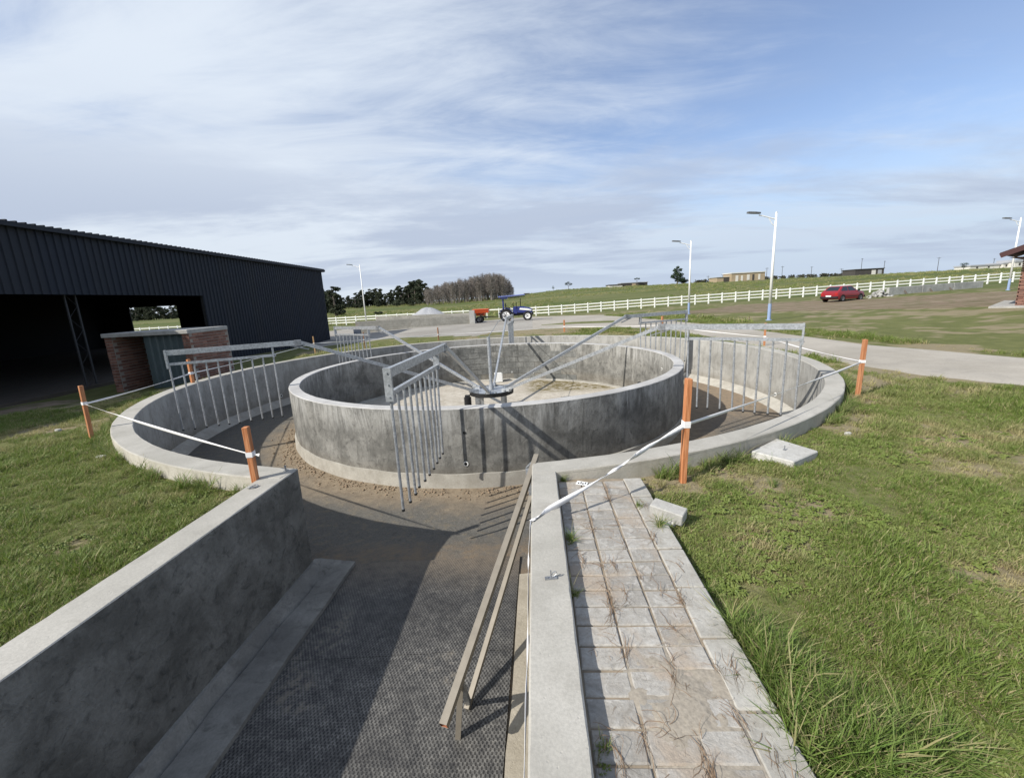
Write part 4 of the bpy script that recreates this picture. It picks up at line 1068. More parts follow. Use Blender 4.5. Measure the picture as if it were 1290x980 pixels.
b = MB(); x0 = _a.x; z0 = _a.z
for (ya, yb_) in ((-1.0, 7),):
    b.add([(x0, ya, z0-.10), (x0+6, ya, z0-.10+6*sl), (x0+6, yb_, z0-.10+6*sl), (x0, yb_, z0-.10), (x0, ya, z0), (x0+6, ya, z0+6*sl), (x0+6, yb_, z0+6*sl), (x0, yb_, z0)], [(3, 2, 1, 0), (4, 5, 6, 7), (0, 1, 5, 4), (1, 2, 6, 5), (2, 3, 7, 6), (3, 0, 4, 7)])
b.build('roof', flat('maroon roof', (.045, .018, .018), .7), bl)
b = MB(); b.bar((x0+.02, -1.03, z0-.14), (x0+6, -1.03, z0-.14+6*sl), .04, .22); b.build('fascia', flat('maroon fascia', (.055, .022, .022), .7), bl)
b = MB(); b.add([(x0+.3, -.9, z0-.25), (8, -.9, z0-.25), (8, 6, z0-.25), (x0+.3, 6, z0-.25)], [(0, 1, 2, 3)]); b.build('soffit', flat('brown soffit', (.07, .035, .03), .8), bl)

# ------------------------------------------------------------------ red hatchback
def wheel(parent, loc, R_, w, rimm, hub=.6, ax='Y'):
    t = MB(); pts = []
    prof = [(-w/2, R_*hub), (-w/2, R_*.94), (-w*.36, R_), (w*.36, R_), (w/2, R_*.94), (w/2, R_*hub)]
    n = 22; vs = []
    for k in range(n):
        a = 2*PI*k/n
        for y_, r in prof: vs.append((r*math.cos(a), y_, r*math.sin(a)))
    kk = len(prof); t.add(vs, [(k*kk+j, ((k+1) % n)*kk+j, ((k+1) % n)*kk+j+1, k*kk+j+1) for k in range(n) for j in range(kk-1)])
    wo_ = t.build('wheel', M['black'], parent, loc)
    r = MB(); n = 18
    for sgn in (-1, 1):
        vs = [(0, sgn*w*.30, 0)]+[(R_*hub*1.01*math.cos(2*PI*k/n), sgn*w*.44, R_*hub*1.01*math.sin(2*PI*k/n)) for k in range(n)]
        r.add(vs, [(0, 1+k, 1+(k+1) % n) if sgn < 0 else (0, 1+(k+1) % n, 1+k) for k in range(n)])
    r.build('rim', rimm, wo_)
    h_ = MB(); h_.tube([(0, -w*.40, 0), (0, w*.40, 0)], R_*.12, 8)
    for k in range(5):
        a = 2*PI*k/5
        for sgn in (-1, 1): h_.tube([(R_*hub*.55*math.cos(a), sgn*w*.36, R_*hub*.55*math.sin(a)), (R_*hub*.55*math.cos(a), sgn*w*.40, R_*hub*.55*math.sin(a))], R_*.10, 6)
    h_.build('hub', M['dark'], wo_)
    return wo_
def paintm(name, c, rough=.28, coat=.6):
    m, t, b = mat(name, rough, .5); b.inputs['Coat Weight'].default_value = coat
    g = t.nodes.new('ShaderNodeNewGeometry'); n = noise(t, g.outputs['Position'], 1.5, 5, .6)
    t.links.new(mixc(t, n, tuple(x*.8 for x in c), tuple(x*1.15 for x in c)), b.inputs['Base Color']); return m
M['redpaint'] = paintm('faded red paint', (.26, .012, .020), .4, .3)
M['glass'] = flat('dark car glass', (.02, .025, .03), .08, 0, .1, 3, .6)
M['chrome'] = flat('steel wheel', (.30, .30, .30), .4, .4)
M['tail'] = flat('tail lamp red', (.35, .02, .02), .3)
pc = gpt(1061, 379.4)
car = thing('red_car', 'dark red three door hatchback parked on the dirt in front of the white fence', 'car', (pc.x, pc.y, pc.z+.02), rad(20))
def loft(secs, mi=0):
    """secs: list of (x, [(y,z)...]) cross sections"""
    b = MB(); k = len(secs[0][1]); vs = []
    for x, pr in secs: vs += [(x, y_, z) for y_, z in pr]
    fs = [(i*k+j, (i+1)*k+j, (i+1)*k+(j+1) % k, i*k+(j+1) % k) for i in range(len(secs)-1) for j in range(k)]
    fs += [tuple(range(k-1, -1, -1)), tuple(range((len(secs)-1)*k, len(secs)*k))]
    b.add(vs, fs); return b
def csec(w, zb, zw, zt, wt_): return [(-w*.94, zb), (-w, zb+.12), (-w, zw-.05), (-w*.97, zw), (-wt_, zt), (wt_, zt), (w*.97, zw), (w, zw-.05), (w, zb+.12), (w*.94, zb)]
hwid = .81
secs = []
for x, zb, zw, zt, sc_ in ((-1.86, .36, .62, .66, .90), (-1.84, .24, .82, .86, .95), (-1.70, .20, .90, .94, .98), (-1.2, .19, .90, .925, 1), (-.2, .18, .88, .905, 1), (.75, .18, .86, .885, 1), (1.2, .19, .80, .86, .99), (1.65, .21, .72, .79, .96), (1.84, .26, .62, .70, .88), (1.88, .34, .55, .60, .82)):
    secs.append((x, csec(hwid*sc_, zb, zw, zt, hwid*sc_*.90)))
b = loft(secs); o = b.build('body', M['redpaint'], car); smooth_angle(o.data, .5)
# greenhouse: red pillars/roof with dark panes proud of it
rs_ = [(-1.72, .90, .74), (-1.10, 1.34, .60), (-.5, 1.385, .60), (.2, 1.36, .59), (.88, .88, .72)]
b = MB(); vs = []
base = [(-1.74, -.75, .88), (.92, -.75, .86), (.92, .75, .86), (-1.74, .75, .88)]
top = [(-1.12, -.585, 1.36), (.12, -.58, 1.375), (.12, .58, 1.375), (-1.12, .585, 1.36)]
b.add(base+top, [(4, 5, 6, 7), (0, 1, 5, 4), (1, 2, 6, 5), (2, 3, 7, 6), (3, 0, 4, 7)]); b.build('cabin', M['redpaint'], car, bevel=.03)
def pane(name, quad, m=None, off=.006, parent=car):
    qv = [Vector(p) for p in quad]; n_ = (qv[1]-qv[0]).cross(qv[2]-qv[1]).normalized()
    b = MB(); b.add([p+n_*off for p in qv]+[p-n_*.01 for p in qv], [(0, 1, 2, 3), (0, 4, 5, 1), (1, 5, 6, 2), (2, 6, 7, 3), (3, 7, 4, 0)]); return b.build(name, m or M['glass'], parent)
def lerp4(B0, B1, T0, T1, u0, u1, v0, v1):
    B0, B1, T0, T1 = map(Vector, (B0, B1, T0, T1))
    f = lambda u, v_: B0.lerp(B1, u).lerp(T0.lerp(T1, u), v_)
    return [f(u0, v0), f(u1, v0), f(u1, v1), f(u0, v1)]
for sgn in (0, 1):
    if sgn == 0: B0, B1, T0, T1 = base[0], base[1], top[0], top[1]
    else: B0, B1, T0, T1 = base[2], base[3], top[2], top[3]
    for (u0, u1) in (((.10, .46), (.50, .92)) if sgn == 0 else ((.08, .50), (.54, .90))): pane('side_window', lerp4(B0, B1, T0, T1, u0, u1, .10, .88))
pane('rear_window', lerp4(base[3], base[0], top[3], top[0], .10, .90, .18, .90)); pane('windscreen', lerp4(base[1], base[2], top[1], top[2], .06, .94, .08, .92))
for x in (-1.22, 1.20):
    for y_ in (-.74, .74):
        a = MB(); a.tube([(x, y_*.86, .29), (x, y_*1.105, .29)], .335, 18); a.build('wheel_arch', M['dark'], car)
        wheel(car, (x, y_*1.03, .275), .275, .17, M['chrome'], .62)
for y_ in (-.62, .62): b = MB(); b.box(-1.885, -1.83, y_-.12, y_+.12, .60, .78); b.build('tail_light', M['tail'], car)
b = MB(); b.box(-1.95, -1.80, -.78, .78, .30, .48); b.build('rear_bumper', M['black'], car, bevel=.02)
b = MB(); b.box(1.78, 1.94, -.76, .76, .28, .46); b.build('front_bumper', M['black'], car, bevel=.02)
b = MB(); b.box(-1.96, -1.955, -.24, .24, .46, .57); b.build('number_plate', M['whitepaint'], car)
b = MB(); b.box(-1.3, .9, -hwid-.012, -hwid+.01, .42, .47); b.build('side_strip', M['black'], car)
b = MB(); b.box(.72, .86, -.92, -.76, .88, 1.0); b.build('wing_mirror', M['black'], car)
for y_ in (-.80, .80): pass
b = MB(); b.box(-.52, .62, -hwid-.004, -hwid+.004, .25, .82); 
# ------------------------------------------------------------------ blue tractor
M['bluet'] = paintm('tractor blue', (.018, .030, .17), .35)
M['orange'] = paintm('spreader orange', (.75, .11, .03), .5, .1)
pt = gpt(651, 404.0); sc = 1.0
tr = thing('tractor', 'dark blue compact tractor with canopy and white wheel rims parked in the yard', 'tractor', pt, rad(-3)); tr.scale = (1.12,)*3
RW = .49
for y_ in (-.62, .62): wheel(tr, (-.80, y_, RW), RW, .34, M['whitepaint'], .60)
for y_ in (-.55, .55): wheel(tr, (.88, y_, .365), .365, .22, M['whitepaint'], .58)
b = loft([(-.15, [(-.27, .62), (-.28, 1.0), (-.20, 1.12), (.20, 1.12), (.28, 1.0), (.27, .62)]), (.6, [(-.27, .60), (-.27, .98), (-.19, 1.09), (.19, 1.09), (.27, .98), (.27, .60)]), (1.15, [(-.25, .58), (-.24, .86), (-.16, .95), (.16, .95), (.24, .86), (.25, .58)]), (1.28, [(-.20, .60), (-.20, .76), (-.12, .82), (.12, .82), (.20, .76), (.20, .60)])]); b.build('bonnet', M['bluet'], tr, bevel=.015)
for sg in (-1, 1):
    b = MB(); b.prism([(.25, .86), (1.2, .74), (1.2, .82), (.9, .93), (.3, .99)], -.004, .004, 0, Matrix(((1, 0, 0, 0), (0, 0, -1, sg*.278), (0, 1, 0, 0), (0, 0, 0, 1)))); b.build('white_stripe', M['whitepaint'], tr)
b = MB(); b.box(-.75, .95, -.16, .16, .40, .66); b.box(.80, 1.0, -.45, .45, .36, .46); b.box(-.95, -.65, -.5, .5, .46, .66); b.build('chassis', M['black'], tr)
for y_ in (-.62, .62):
    b = MB()
    for k in range(8):
        a0, a1 = rad(20+k*19), rad(20+(k+1)*19); r = RW+.07
        b.add([(-.80+r*math.cos(a), yy, RW+r*math.sin(a)) for a in (a0, a1) for yy in (y_-.2, y_+.2)]+[(-.80+(r-.03)*math.cos(a), yy, RW+(r-.03)*math.sin(a)) for a in (a0, a1) for yy in (y_-.2, y_+.2)], [(0, 1, 3, 2), (4, 6, 7, 5), (0, 2, 6, 4), (1, 5, 7, 3), (0, 4, 5, 1), (2, 3, 7, 6)])
    b.build('mudguard', M['bluet'], tr)
b = MB(); b.box(-.82, -.45, -.22, .22, .95, 1.05); b.box(-.86, -.78, -.2, .2, 1.05, 1.38); b.build('seat', M['black'], tr, bevel=.02)
b = MB(); b.tube([(-.12, 0, 1.0), (-.25, 0, 1.30)], .025, 8); b.tube([(-.25+.17*math.cos(a)*.5, .17*math.sin(a), 1.31+.17*math.cos(a)*.85*.5) for a in np.linspace(0, 2*PI, 16)], .015, 6); b.build('steering_wheel', M['black'], tr)
b = MB(); b.box(-.25, .08, -.3, .3, .55, 1.08); b.build('dash', M['bluet'], tr, bevel=.02)
for y_ in (-.42, .42): b = MB(); b.bar((-1.0, y_, .75), (-1.02, y_, 1.86), .07, .07); b.build('canopy_post', M['bluet'], tr)
b = MB(); b.add([(-1.35, -.65, 1.84), (.75, -.65, 1.94), (.75, .65, 1.94), (-1.35, .65, 1.84), (-1.35, -.65, 1.95), (.75, -.65, 2.03), (.75, .65, 2.03), (-1.35, .65, 1.95)], [(3, 2, 1, 0), (4, 5, 6, 7), (0, 1, 5, 4), (1, 2, 6, 5), (2, 3, 7, 6), (3, 0, 4, 7)]); b.box(-1.18, -.62, -.5, .5, 1.72, 1.87); b.build('canopy', paintm('canopy blue', (.10, .13, .33), .5), tr, bevel=.03)
b = MB(); b.tube([(.35, .30, .9), (.35, .30, 1.72)], .028, 8); b.build('exhaust', M['black'], tr)
for y_ in (-.3, .3): b = MB(); b.bar((.0, y_, .95), (.03, y_*1.2, 1.45), .03, .03); b.build('control_lever', M['black'], tr)
b = MB(); b.box(1.22, 1.36, -.28, .28, .42, .62); b.build('front_weight', M['black'], tr)
pt2 = gpt(607, 406.6)
sp = thing('spreader', 'small orange hopper trailer hitched behind the tractor by the bunker wall', 'trailer', pt2, rad(-4)); sp.scale = (.95, .95, .86)
b = loft([(-.70, [(-.45, .98), (-.6, 1.32), (.6, 1.32), (.45, .98)]), (.70, [(-.45, .98), (-.6, 1.32), (.6, 1.32), (.45, .98)])]); b.build('hopper', M['orange'], sp, bevel=.02)
b = MB(); b.box(-.72, .72, -.62, .62, 1.32, 1.37); b.build('hopper_rim', M['orange'], sp)
b = loft([(-.45, [(-.25, .72), (-.4, .985), (.4, .985), (.25, .72)]), (.35, [(-.25, .72), (-.4, .985), (.4, .985), (.25, .72)])]); b.build('chute', M['orange'], sp)
b = MB()
for y_ in (-.4, .4): b.bar((-.6, y_, .25), (.3, y_, .98), .05, .05); b.bar((.5, y_, .45), (-.2, y_, .98), .05, .05)
b.bar((.2, 0, .55), (2.2, 0, .55), .07, .07); b.bar((.2, -.4, .6), (1.3, 0, .56), .05, .05); b.bar((.2, .4, .6), (1.3, 0, .56), .05, .05); b.build('drawbar', M['black'], sp)
for y_ in (-.5, .5): wheel(sp, (-.15, y_, .33), .33, .18, M['chrome'], .5)

# ------------------------------------------------------------------ block bunker with gravel heap
bw = thing('block_bunker', 'long grey concrete block bunker walls left of the tractor', 'wall')
bb1 = MB(); bb1.box(-.195, .195, -.09, .09, -.097, .097); bkm = bb1.mesh('block', M['bunker'])
A_ = on_ground(447, 36.2); B_ = on_ground(591, 37); C_ = on_ground(598, 42); D2 = on_ground(474, 44)
def blockwall(P0, P1, hgt, thick, parent, m):
    dv = (P1-P0); dv.z = 0; L = dv.length; an = math.atan2(dv.y, dv.x); zb = min(P0.z, P1.z)
    b = MB(); b.box(0, L, -thick/2, thick/2, -.4, hgt, 0); o = b.build('wall_core', M['mortar'], parent, (P0.x, P0.y, zb)); o.rotation_euler = (0, 0, an)
    b = MB(); rows = int(round(hgt/.2)); nn = int(L/.4)
    for r_ in range(rows):
        for k in range(nn+1):
            x = k*.4+(.2 if r_ % 2 else 0); x1 = min(x+.39, L)
            if x1-x < .05: continue
            e = random.uniform(-.004, .006)
            b.box(x, x1, -thick/2-.012-e, thick/2+.012+e, r_*.2+.006, r_*.2+.196)
    o = b.build('blocks', m, parent, (P0.x, P0.y, zb)); o.rotation_euler = (0, 0, an); o['kind'] = 'stuff'
blockwall(A_, B_, 1.0, .2, bw, M['bunker']); blockwall(D2, C_, 1.2, .2, bw, M['bunker']); blockwall(B_+Vector((.2, 0, 0)), C_, 1.0, .2, bw, M['bunker'])
b = MB(); b.box(-.22, .22, -.16, .16, -.1, 1.12); b.build('end_pier', M['farwall'], bw, B_+Vector((.28, -.25, 0)))
def heap(name, label, cat, c, rx, ry_, h, m, seed, rough=.12):
    n, k = 40, 16; V = [(0, 0, h)]; F = []
    for i in range(1, k+1):
        u = i/k
        for j in range(n):
            a = 2*PI*j/n; w = 1+.18*math.sin(a*2+seed)+.08*math.sin(a*5+seed*2)
            x, y_ = rx*u*w*math.cos(a), ry_*u*w*math.sin(a)
            z = h*(1-u**1.5)*(1+rough*(fbm(np.array([x*1.3+seed]), np.array([y_*1.3]), seed, 4)[0]-.5)*2)-.15*u
            V.append((x, y_, z))
    for j in range(n): F.append((0, 1+j, 1+(j+1) % n))
    b = MB(); b.add(V, F+[(1+(i-1)*n+j, 1+i*n+j, 1+i*n+(j+1) % n, 1+(i-1)*n+(j+1) % n) for i in range(1, k) for j in range(n)])
    o = b.build(name, m, None, c); smooth_angle(o.data, 1.2); return tag(o, label, cat)
gm, t, bs = mat('grey gravel', .95, .2); g_ = t.nodes.new('ShaderNodeNewGeometry'); n_ = noise(t, g_.outputs['Position'], 12, 5, .75)
t.links.new(mixc(t, n_, (.22, .225, .24), (.42, .43, .45)), bs.inputs['Base Color']); bu = N(t, 'ShaderNodeBump', inp={'Strength': 1, 'Distance': .06}); t.links.new(n_, bu.inputs['Height']); t.links.new(bu.outputs[0], bs.inputs['Normal'])
hp = on_ground(541, 46); heap('gravel_heap', 'rounded heap of grey gravel behind the bunker walls', 'gravel heap', hp, 3.3, 2.5, 1.75, gm, 3)
hp = on_ground(489, 46); heap('soil_heap', 'low reddish soil heap left of the gravel heap', 'soil heap', hp, 1.6, 1.0, .85, flat('red soil', (.33, .14, .06), .95, 0, .3, 4), 8)
q = on_ground(448, 35.5)
tb = thing('storage_bin', 'small blue grey plastic bin at the left end of the bunker wall', 'bin', q, rad(10))
b = loft([(-.26, [(-.2, 0), (-.24, .55), (.24, .55), (.2, 0)]), (.26, [(-.2, 0), (-.24, .55), (.24, .55), (.2, 0)])]); b.build('bin_body', flat('blue grey plastic', (.10, .12, .16), .5), tb)
b = MB(); b.box(-.30, .30, -.27, .27, .55, .60); b.build('lid', flat('grey plastic', (.25, .28, .32), .5), tb)

# ------------------------------------------------------------------ low concrete wall and rubble on the right
P0 = at_y(1117, 374, 42); P1 = at_y(1236, 365.5, 46)
wl2 = thing('low_concrete_wall', 'long low rough concrete wall between the red car and the brick building', 'wall')
dv = P1-P0; L = Vector((dv.x, dv.y, 0)).length; an = math.atan2(dv.y, dv.x)
for k in range(3):
    a0, a1 = L*k/3+.04, L*(k+1)/3-.04
    b = MB(); b.box(a0, a1, -.12, .12, -.6, .92-.05*(k == 0)); o = b.build('wall_panel', M['farwall'], wl2, (P0.x, P0.y, P0.z), bevel=.02); o.rotation_euler = (0, -math.atan2(dv.z, L), an)
for u in (.16, .42, .63):
    b = MB(); b.bar((L*u, -.5, -.05), (L*u-.1, -.12, .5), .1, .1); b.bar((L*u, -.5, -.02), (L*u+.5, -.3, -.02), .1, .08); o = b.build('timber_prop', M['bark'], wl2, (P0.x, P0.y, P0.z)); o.rotation_euler = (0, -math.atan2(dv.z, L), an)
c_ = at_y(1107, 376, 41.5)
pts = []; rr = []
for _ in range(160):
    u = abs(random.gauss(0, .45)); a = random.random()*6.28
    pts.append((c_.x+u*1.3*math.cos(a), c_.y+u*math.sin(a), c_.z+max(0, .75-u*.75)*random.uniform(.3, 1))); rr.append(random.uniform(.10, .26))
scatter_stones('rubble', 'heap of broken concrete lumps at the left end of the low wall', pts, rr, M['farwall'])

# ------------------------------------------------------------------ trees
def leafmat(name, a, b_, rough=.8):
    m, t, b = mat(name, rough, .15)
    g = t.nodes.new('ShaderNodeNewGeometry'); n = noise(t, g.outputs['Position'], .8, 4, .6); oi = N(t, 'ShaderNodeObjectInfo')
    c = mixc(t, ramp(t, n, .35, .65), a, b_); c = mixc(t, math_(t, 'MULTIPLY', oi.outputs['Random'], .5), c, tuple(x*.6 for x in a))
    t.links.new(c, b.inputs['Base Color']); return m
M['leaf_dark'] = leafmat('dark evergreen foliage', (.040, .050, .032), (.082, .094, .058))  # leaf colours lifted: the paling of distance haze is put into the tone
M['leaf_pine'] = leafmat('pine foliage', (.028, .045, .028), (.055, .085, .045))
M['twig'] = flat('bare poplar twigs', (.195, .172, .152), .95, 0, .25, .4)
M['palebark'] = flat('pale poplar bark', (.21, .19, .17), .95, 0, .2, 1)
def leaf_cloud(blobs, n, size, seed, flatten=.8):
    r = np.random.default_rng(seed); blobs = np.array(blobs, float)
    w = blobs[:, 3]**2; w /= w.sum(); idx = r.choice(len(blobs), n, p=w)
    dr = r.normal(size=(n, 3)); dr /= np.linalg.norm(dr, axis=1)[:, None]
    rad_ = blobs[idx, 3]*(r.random(n)**.45)
    C_ = blobs[idx, :3]+dr*rad_[:, None]*[1, 1, flatten]
    u = r.normal(size=(n, 3)); u /= np.linalg.norm(u, axis=1)[:, None]; v = np.cross(u, r.normal(size=(n, 3))); v /= np.linalg.norm(v, axis=1)[:, None]
    s_ = size*(.5+r.random(n))[:, None]
    V = np.stack([C_-u*s_, C_+v*s_*.6, C_+u*s_, C_-v*s_*.6], 1).reshape(-1, 3)
    return V, np.arange(n*4).reshape(-1, 4)
def euc_protos():
    out = []
    for sd_ in range(5):
        r = random.Random(sd_+40); H_ = 10.; blobs = []; tb = MB()
        tb.tube([(0, 0, -.5), (r.uniform(-.3, .3), 0, H_*.4), (r.uniform(-.5, .5), 0, H_*.9)], [.25, .18, .05], 6)
        nb = r.randint(15, 20)
        for k in range(nb):
            z = H_*(.12+.86*k/nb); a = r.random()*6.28; rr_ = (1.7 if z < H_*.75 else 1.1)*r.uniform(.2, 1)
            c = (rr_*math.cos(a), rr_*math.sin(a), z); blobs.append((*c, r.uniform(.55, 1.25)*(1.15-.4*k/nb)))
            tb.tube([(0, 0, z*.75), c], [.08, .03], 4)
        V, F = leaf_cloud(blobs, 3800, .20, sd_)
        out.append((tb.mesh('trunk', M['bark']), np_mesh('crown', V, F, [M['leaf_dark']])))
    return out
EU = euc_protos()
def place_tree(name, tr_, label, group, p, h, w=1., base=10.):
    t_ = thing(name, label, 'tree', p, random.random()*6.28, group); t_.scale = (h/base*w, h/base*w, h/base)
    put('trunk', tr_[0], t_); put('crown', tr_[1], t_); return t_
def on_far(px_, Y):
    return on_ground(px_, Y)
# eucalyptus belt on the left, also glimpsed through the shed
x = 30
while x < 545:
    Y = random.uniform(205, 245); p = on_far(x, Y)
    hpx = 20+4*math.sin(x*.11)+random.uniform(-5, 5)+(7 if 495 < x < 540 else 0)
    if not (235 < x < 400): place_tree('eucalyptus_tree', random.choice(EU), 'dark tall evergreen tree in the continuous belt on the left horizon', 'evergreen trees of the far belt', p, max(6, hpx)*Y/FPX*.84, random.uniform(1.15, 1.7))
    x += random.uniform(1.9, 3.6)
for px_, Y, hp_, w_, lb in ((424, 130, 37, 1.55, 'big dark spreading evergreen tree standing nearest the shed corner'), (410, 140, 33, 1.2, 'dark evergreen tree partly hidden behind the shed corner')):
    place_tree('eucalyptus_tree', EU[1], lb, None, on_far(px_, Y), hp_*Y/FPX, w_)
def bush(px_, Y, wpx, hpx, label, seed, m='leaf_dark', group=None):
    p = on_far(px_, Y); k = Y/FPX; blobs = [(random.uniform(-.4, .4)*wpx*k, random.uniform(-1, 1), hpx*k*random.uniform(.3, .62), hpx*k*random.uniform(.25, .45)) for _ in range(7)]
    V, F = leaf_cloud(blobs, 900, .35*k*1.6, seed); t_ = thing('bush', label, 'bush', p, 0, group); put('foliage', np_mesh('foliage', V, F, [M[m]]), t_)
    b = MB()
    for bl_ in blobs[:4]: b.tube([(0, 0, -.2), bl_[:3]], [.1, .04], 4)
    b.build('stem', M['bark'], t_)
bush(503, 190, 18, 8, 'round dark bush at the edge of the left field, before the evergreen belt', 1)
bush(523, 185, 24, 9, 'wide dark bush hedge just left of the bare poplars', 2)
bush(478, 120, 8, 4, 'tiny dark shrub on the field above the block bunker', 3)
bush(858, 232, 16, 7, 'greyish bush at the foot of the ridge pine', 4)
# bare poplars
def poplar_protos():
    out = []
    for sd_ in range(5):
        r = random.Random(sd_+9); H_ = 14.; tb = MB(); tb.tube([(0, 0, -.5), (0, 0, H_*.45), (r.uniform(-.3, .3), 0, H_)], [.24, .15, .03], 6)
        cb = MB()
        for k in range(60):
            z = H_*(.05+.80*(k/60)**.9); a = r.random()*6.28; L = (1.0+2.3*math.sin(min(1, (1-z/H_)*1.3)*PI*.5))*r.uniform(.5, 1.05)
            d1 = Vector((math.cos(a), math.sin(a), 0)); p0 = Vector((0, 0, z)); p1 = p0+d1*L*.35+Vector((0, 0, L*.55)); p2 = p0+d1*L*.62+Vector((0, 0, L*1.25))
            if p2.z > H_*1.03: p2.z = H_*1.03
            cb.tube([p0, p1, p2], [.055, .04, .02], 3, caps=False)
            for q in range(8):
                u = r.uniform(.2, 1); s0 = p0.lerp(p1, u*2) if u < .5 else p1.lerp(p2, u*2-1)
                e = s0+Vector((r.gauss(0, .5), r.gauss(0, .5), r.uniform(.1, .8))); cb.tube([s0, e], [.042, .02], 3, caps=False)
        out.append((tb.mesh('trunk', M['palebark']), cb.mesh('crown', M['twig'])))
    return out
PO = poplar_protos()
row = []
for k in range(100):
    u = (k+random.random())/100; px_ = 538+u*110; Y = random.uniform(178, 212)
    env = 23+15*math.sin(min(1, (u+.02)/.75)*PI/2)**1.2 if u < .8 else 38-22*((u-.8)/.2)**2.4
    hp_ = env*random.uniform(.68, .86)
    place_tree('bare_poplar', PO[k % 5], 'leafless grey brown tree in the dense bare grove behind the tractor', 'bare trees of the far grove', on_far(px_, Y), hp_*Y/FPX, random.uniform(1.1, 1.5), 14.)
# trees on the ridge
def ridge_tree(px_, Y, hpx, label, blobs, n=700):
    p = on_far(px_, Y); k = Y/FPX*hpx; V, F = leaf_cloud([(a*k, b_*k, c*k, d_*k) for a, b_, c, d_ in blobs], n, .035*k, int(px_))
    t_ = thing('ridge_tree', label, 'tree', p); b = MB(); b.tube([(0, 0, -.5), (0, 0, k*.7)], [.04*k, .015*k], 6)
    for q in blobs: b.tube([(0, 0, q[2]*k*.6), (q[0]*k, q[1]*k, q[2]*k)], [.02*k, .008*k], 4)
    b.build('trunk', M['bark'], t_); put('crown', np_mesh('crown', V, F, [M['leaf_pine']]), t_)
ridge_tree(852, 228, 22, 'tall dark pine with tiered crown standing on the ridge left of the second lamp', [(0, 0, .9, .10), (-.12, 0, .74, .14), (.16, 0, .76, .13), (-.05, 0, .55, .20), (.2, 0, .5, .14), (-.25, 0, .42, .14), (.02, 0, .3, .22), (.28, 0, .25, .16)], 1500)
ridge_tree(717, 235, 9, 'small flat topped tree on the ridge above the fence', [(-.3, 0, .75, .25), (.3, 0, .7, .25), (0, 0, .9, .22)], 500)
ridge_tree(698, 235, 6, 'tiny pointed tree on the ridge, leftmost of the ridge trees', [(0, 0, .6, .3), (0, 0, .9, .15)], 250)
ridge_tree(802, 236, 9, 'thin umbrella shaped tree on the ridge beside the dark farm sheds', [(-.25, 0, .95, .14), (.25, 0, .95, .14), (0, 0, 1, .14)], 300)
ridge_tree(1204, 220, 9, 'dark tree with flat crown beside the distant white roofed houses', [(-.25, 0, .8, .28), (.3, 0, .8, .28), (0, 0, .5, .3)], 500)
ridge_tree(1263, 225, 9, 'green tree cluster between the distant houses at the far right', [(-.5, 0, .5, .4), (.3, 0, .55, .45), (0, 0, .3, .5)], 500)

# ------------------------------------------------------------------ buildings and poles on the ridge
def house(px0, px1, Y, hpx, label, m, cat='house', roof=None, wins=(), roofm=None, name='farm_building', depth=8., over=.3):
    k = Y/FPX; p = on_far((px0+px1)/2, Y); w = (px1-px0)*k; h = hpx*k*.86
    t_ = thing(name, label, cat, p)
    b = MB(); b.box(-w/2, w/2, 0, depth, -2, h); b.build('wall', m, t_)
    b = MB()
    if roof: b.prism([(-w/2-over, -over), (w/2+over, -over), (w/2+over, depth+over), (-w/2-over, depth+over)], h+.003, h+roof*k)
    else: b.box(-w/2-.1, w/2+.1, -.1, depth+.1, h+.003, h+.15)
    b.build('roof', roofm or M['farwall'], t_)
    for (u0, u1, v0, v1, mm) in wins:
        b = MB(); b.box(-w/2+w*u0, -w/2+w*u1, -.08, .05, h*v0, h*v1); b.build('window' if v0 > .1 else 'doorway', mm, t_)
    return t_
M['tanwall'] = flat('raw tan brick wall', (.34, .27, .18), .9, 0, .2, .5)
M['offwhite'] = flat('off white wall', (.60, .58, .53), .8, 0, .1, .3)
M['darkwall'] = flat('dark wall', (.06, .055, .05), .8, 0, .3, .3)
M['roofgrey'] = flat('grey sheet roof', (.34, .35, .37), .5, 0, .1, .3)
M['hedge'] = leafmat('distant hedge', (.045, .048, .035), (.085, .085, .06))
house(919, 960, 205, 11, 'unfinished tan brick building with pale window openings on the ridge', M['tanwall'], 'building', 1, [(.12, .2, .0, .75, M['offwhite']), (.28, .34, 0, .7, M['offwhite']), (.46, .54, .1, .8, M['offwhite']), (.62, .68, 0, .8, M['darkwall']), (.8, .86, .1, .8, M['offwhite'])], M['offwhite'])
house(901, 919, 207, 6.5, 'low tan outbuilding with a dark open side left of the unfinished building', M['tanwall'], 'building', .6, [(.45, .97, 0, .9, M['darkwall'])])
house(1071, 1106, 205, 7.5, 'small dark flat roofed building with a white door standing alone on the ridge', M['darkwall'], 'building', .8, [(.58, .72, 0, .8, M['offwhite']), (.8, .93, .0, .8, M['roofgrey'])], M['darkwall'])
house(783, 815, 238, 4.5, 'long dark farm shed low on the ridge', M['darkwall'], 'building', .8, [(.4, .55, 0, .8, M['tanwall'])], M['roofgrey'])
house(768, 784, 236, 2.5, 'low pale farm shed at the left of the dark farm shed', M['offwhite'], 'building', 1, (), M['darkwall'])
house(1212, 1248, 222, 4.5, 'long low white house with grey roof on the right ridge', M['offwhite'], 'house', 1.6, [(.2, .26, .3, .8, M['darkwall']), (.6, .66, .3, .8, M['darkwall'])], M['roofgrey'])
house(1252, 1262, 221, 5.5, 'small white house right of the long low one', M['offwhite'], 'house', 1.6, [(.3, .5, .3, .8, M['darkwall'])], M['roofgrey'])
house(1266, 1290, 218, 7, 'largest white house of the ridge, near the brick building', M['offwhite'], 'house', 3, [(.2, .3, .3, .8, M['darkwall']), (.6, .7, .3, .8, M['darkwall'])], M['roofgrey'])
house(662, 668, 236, 1.2, 'tiny dark hut on the horizon right of the bare grove', M['darkwall'], 'hut', .5)
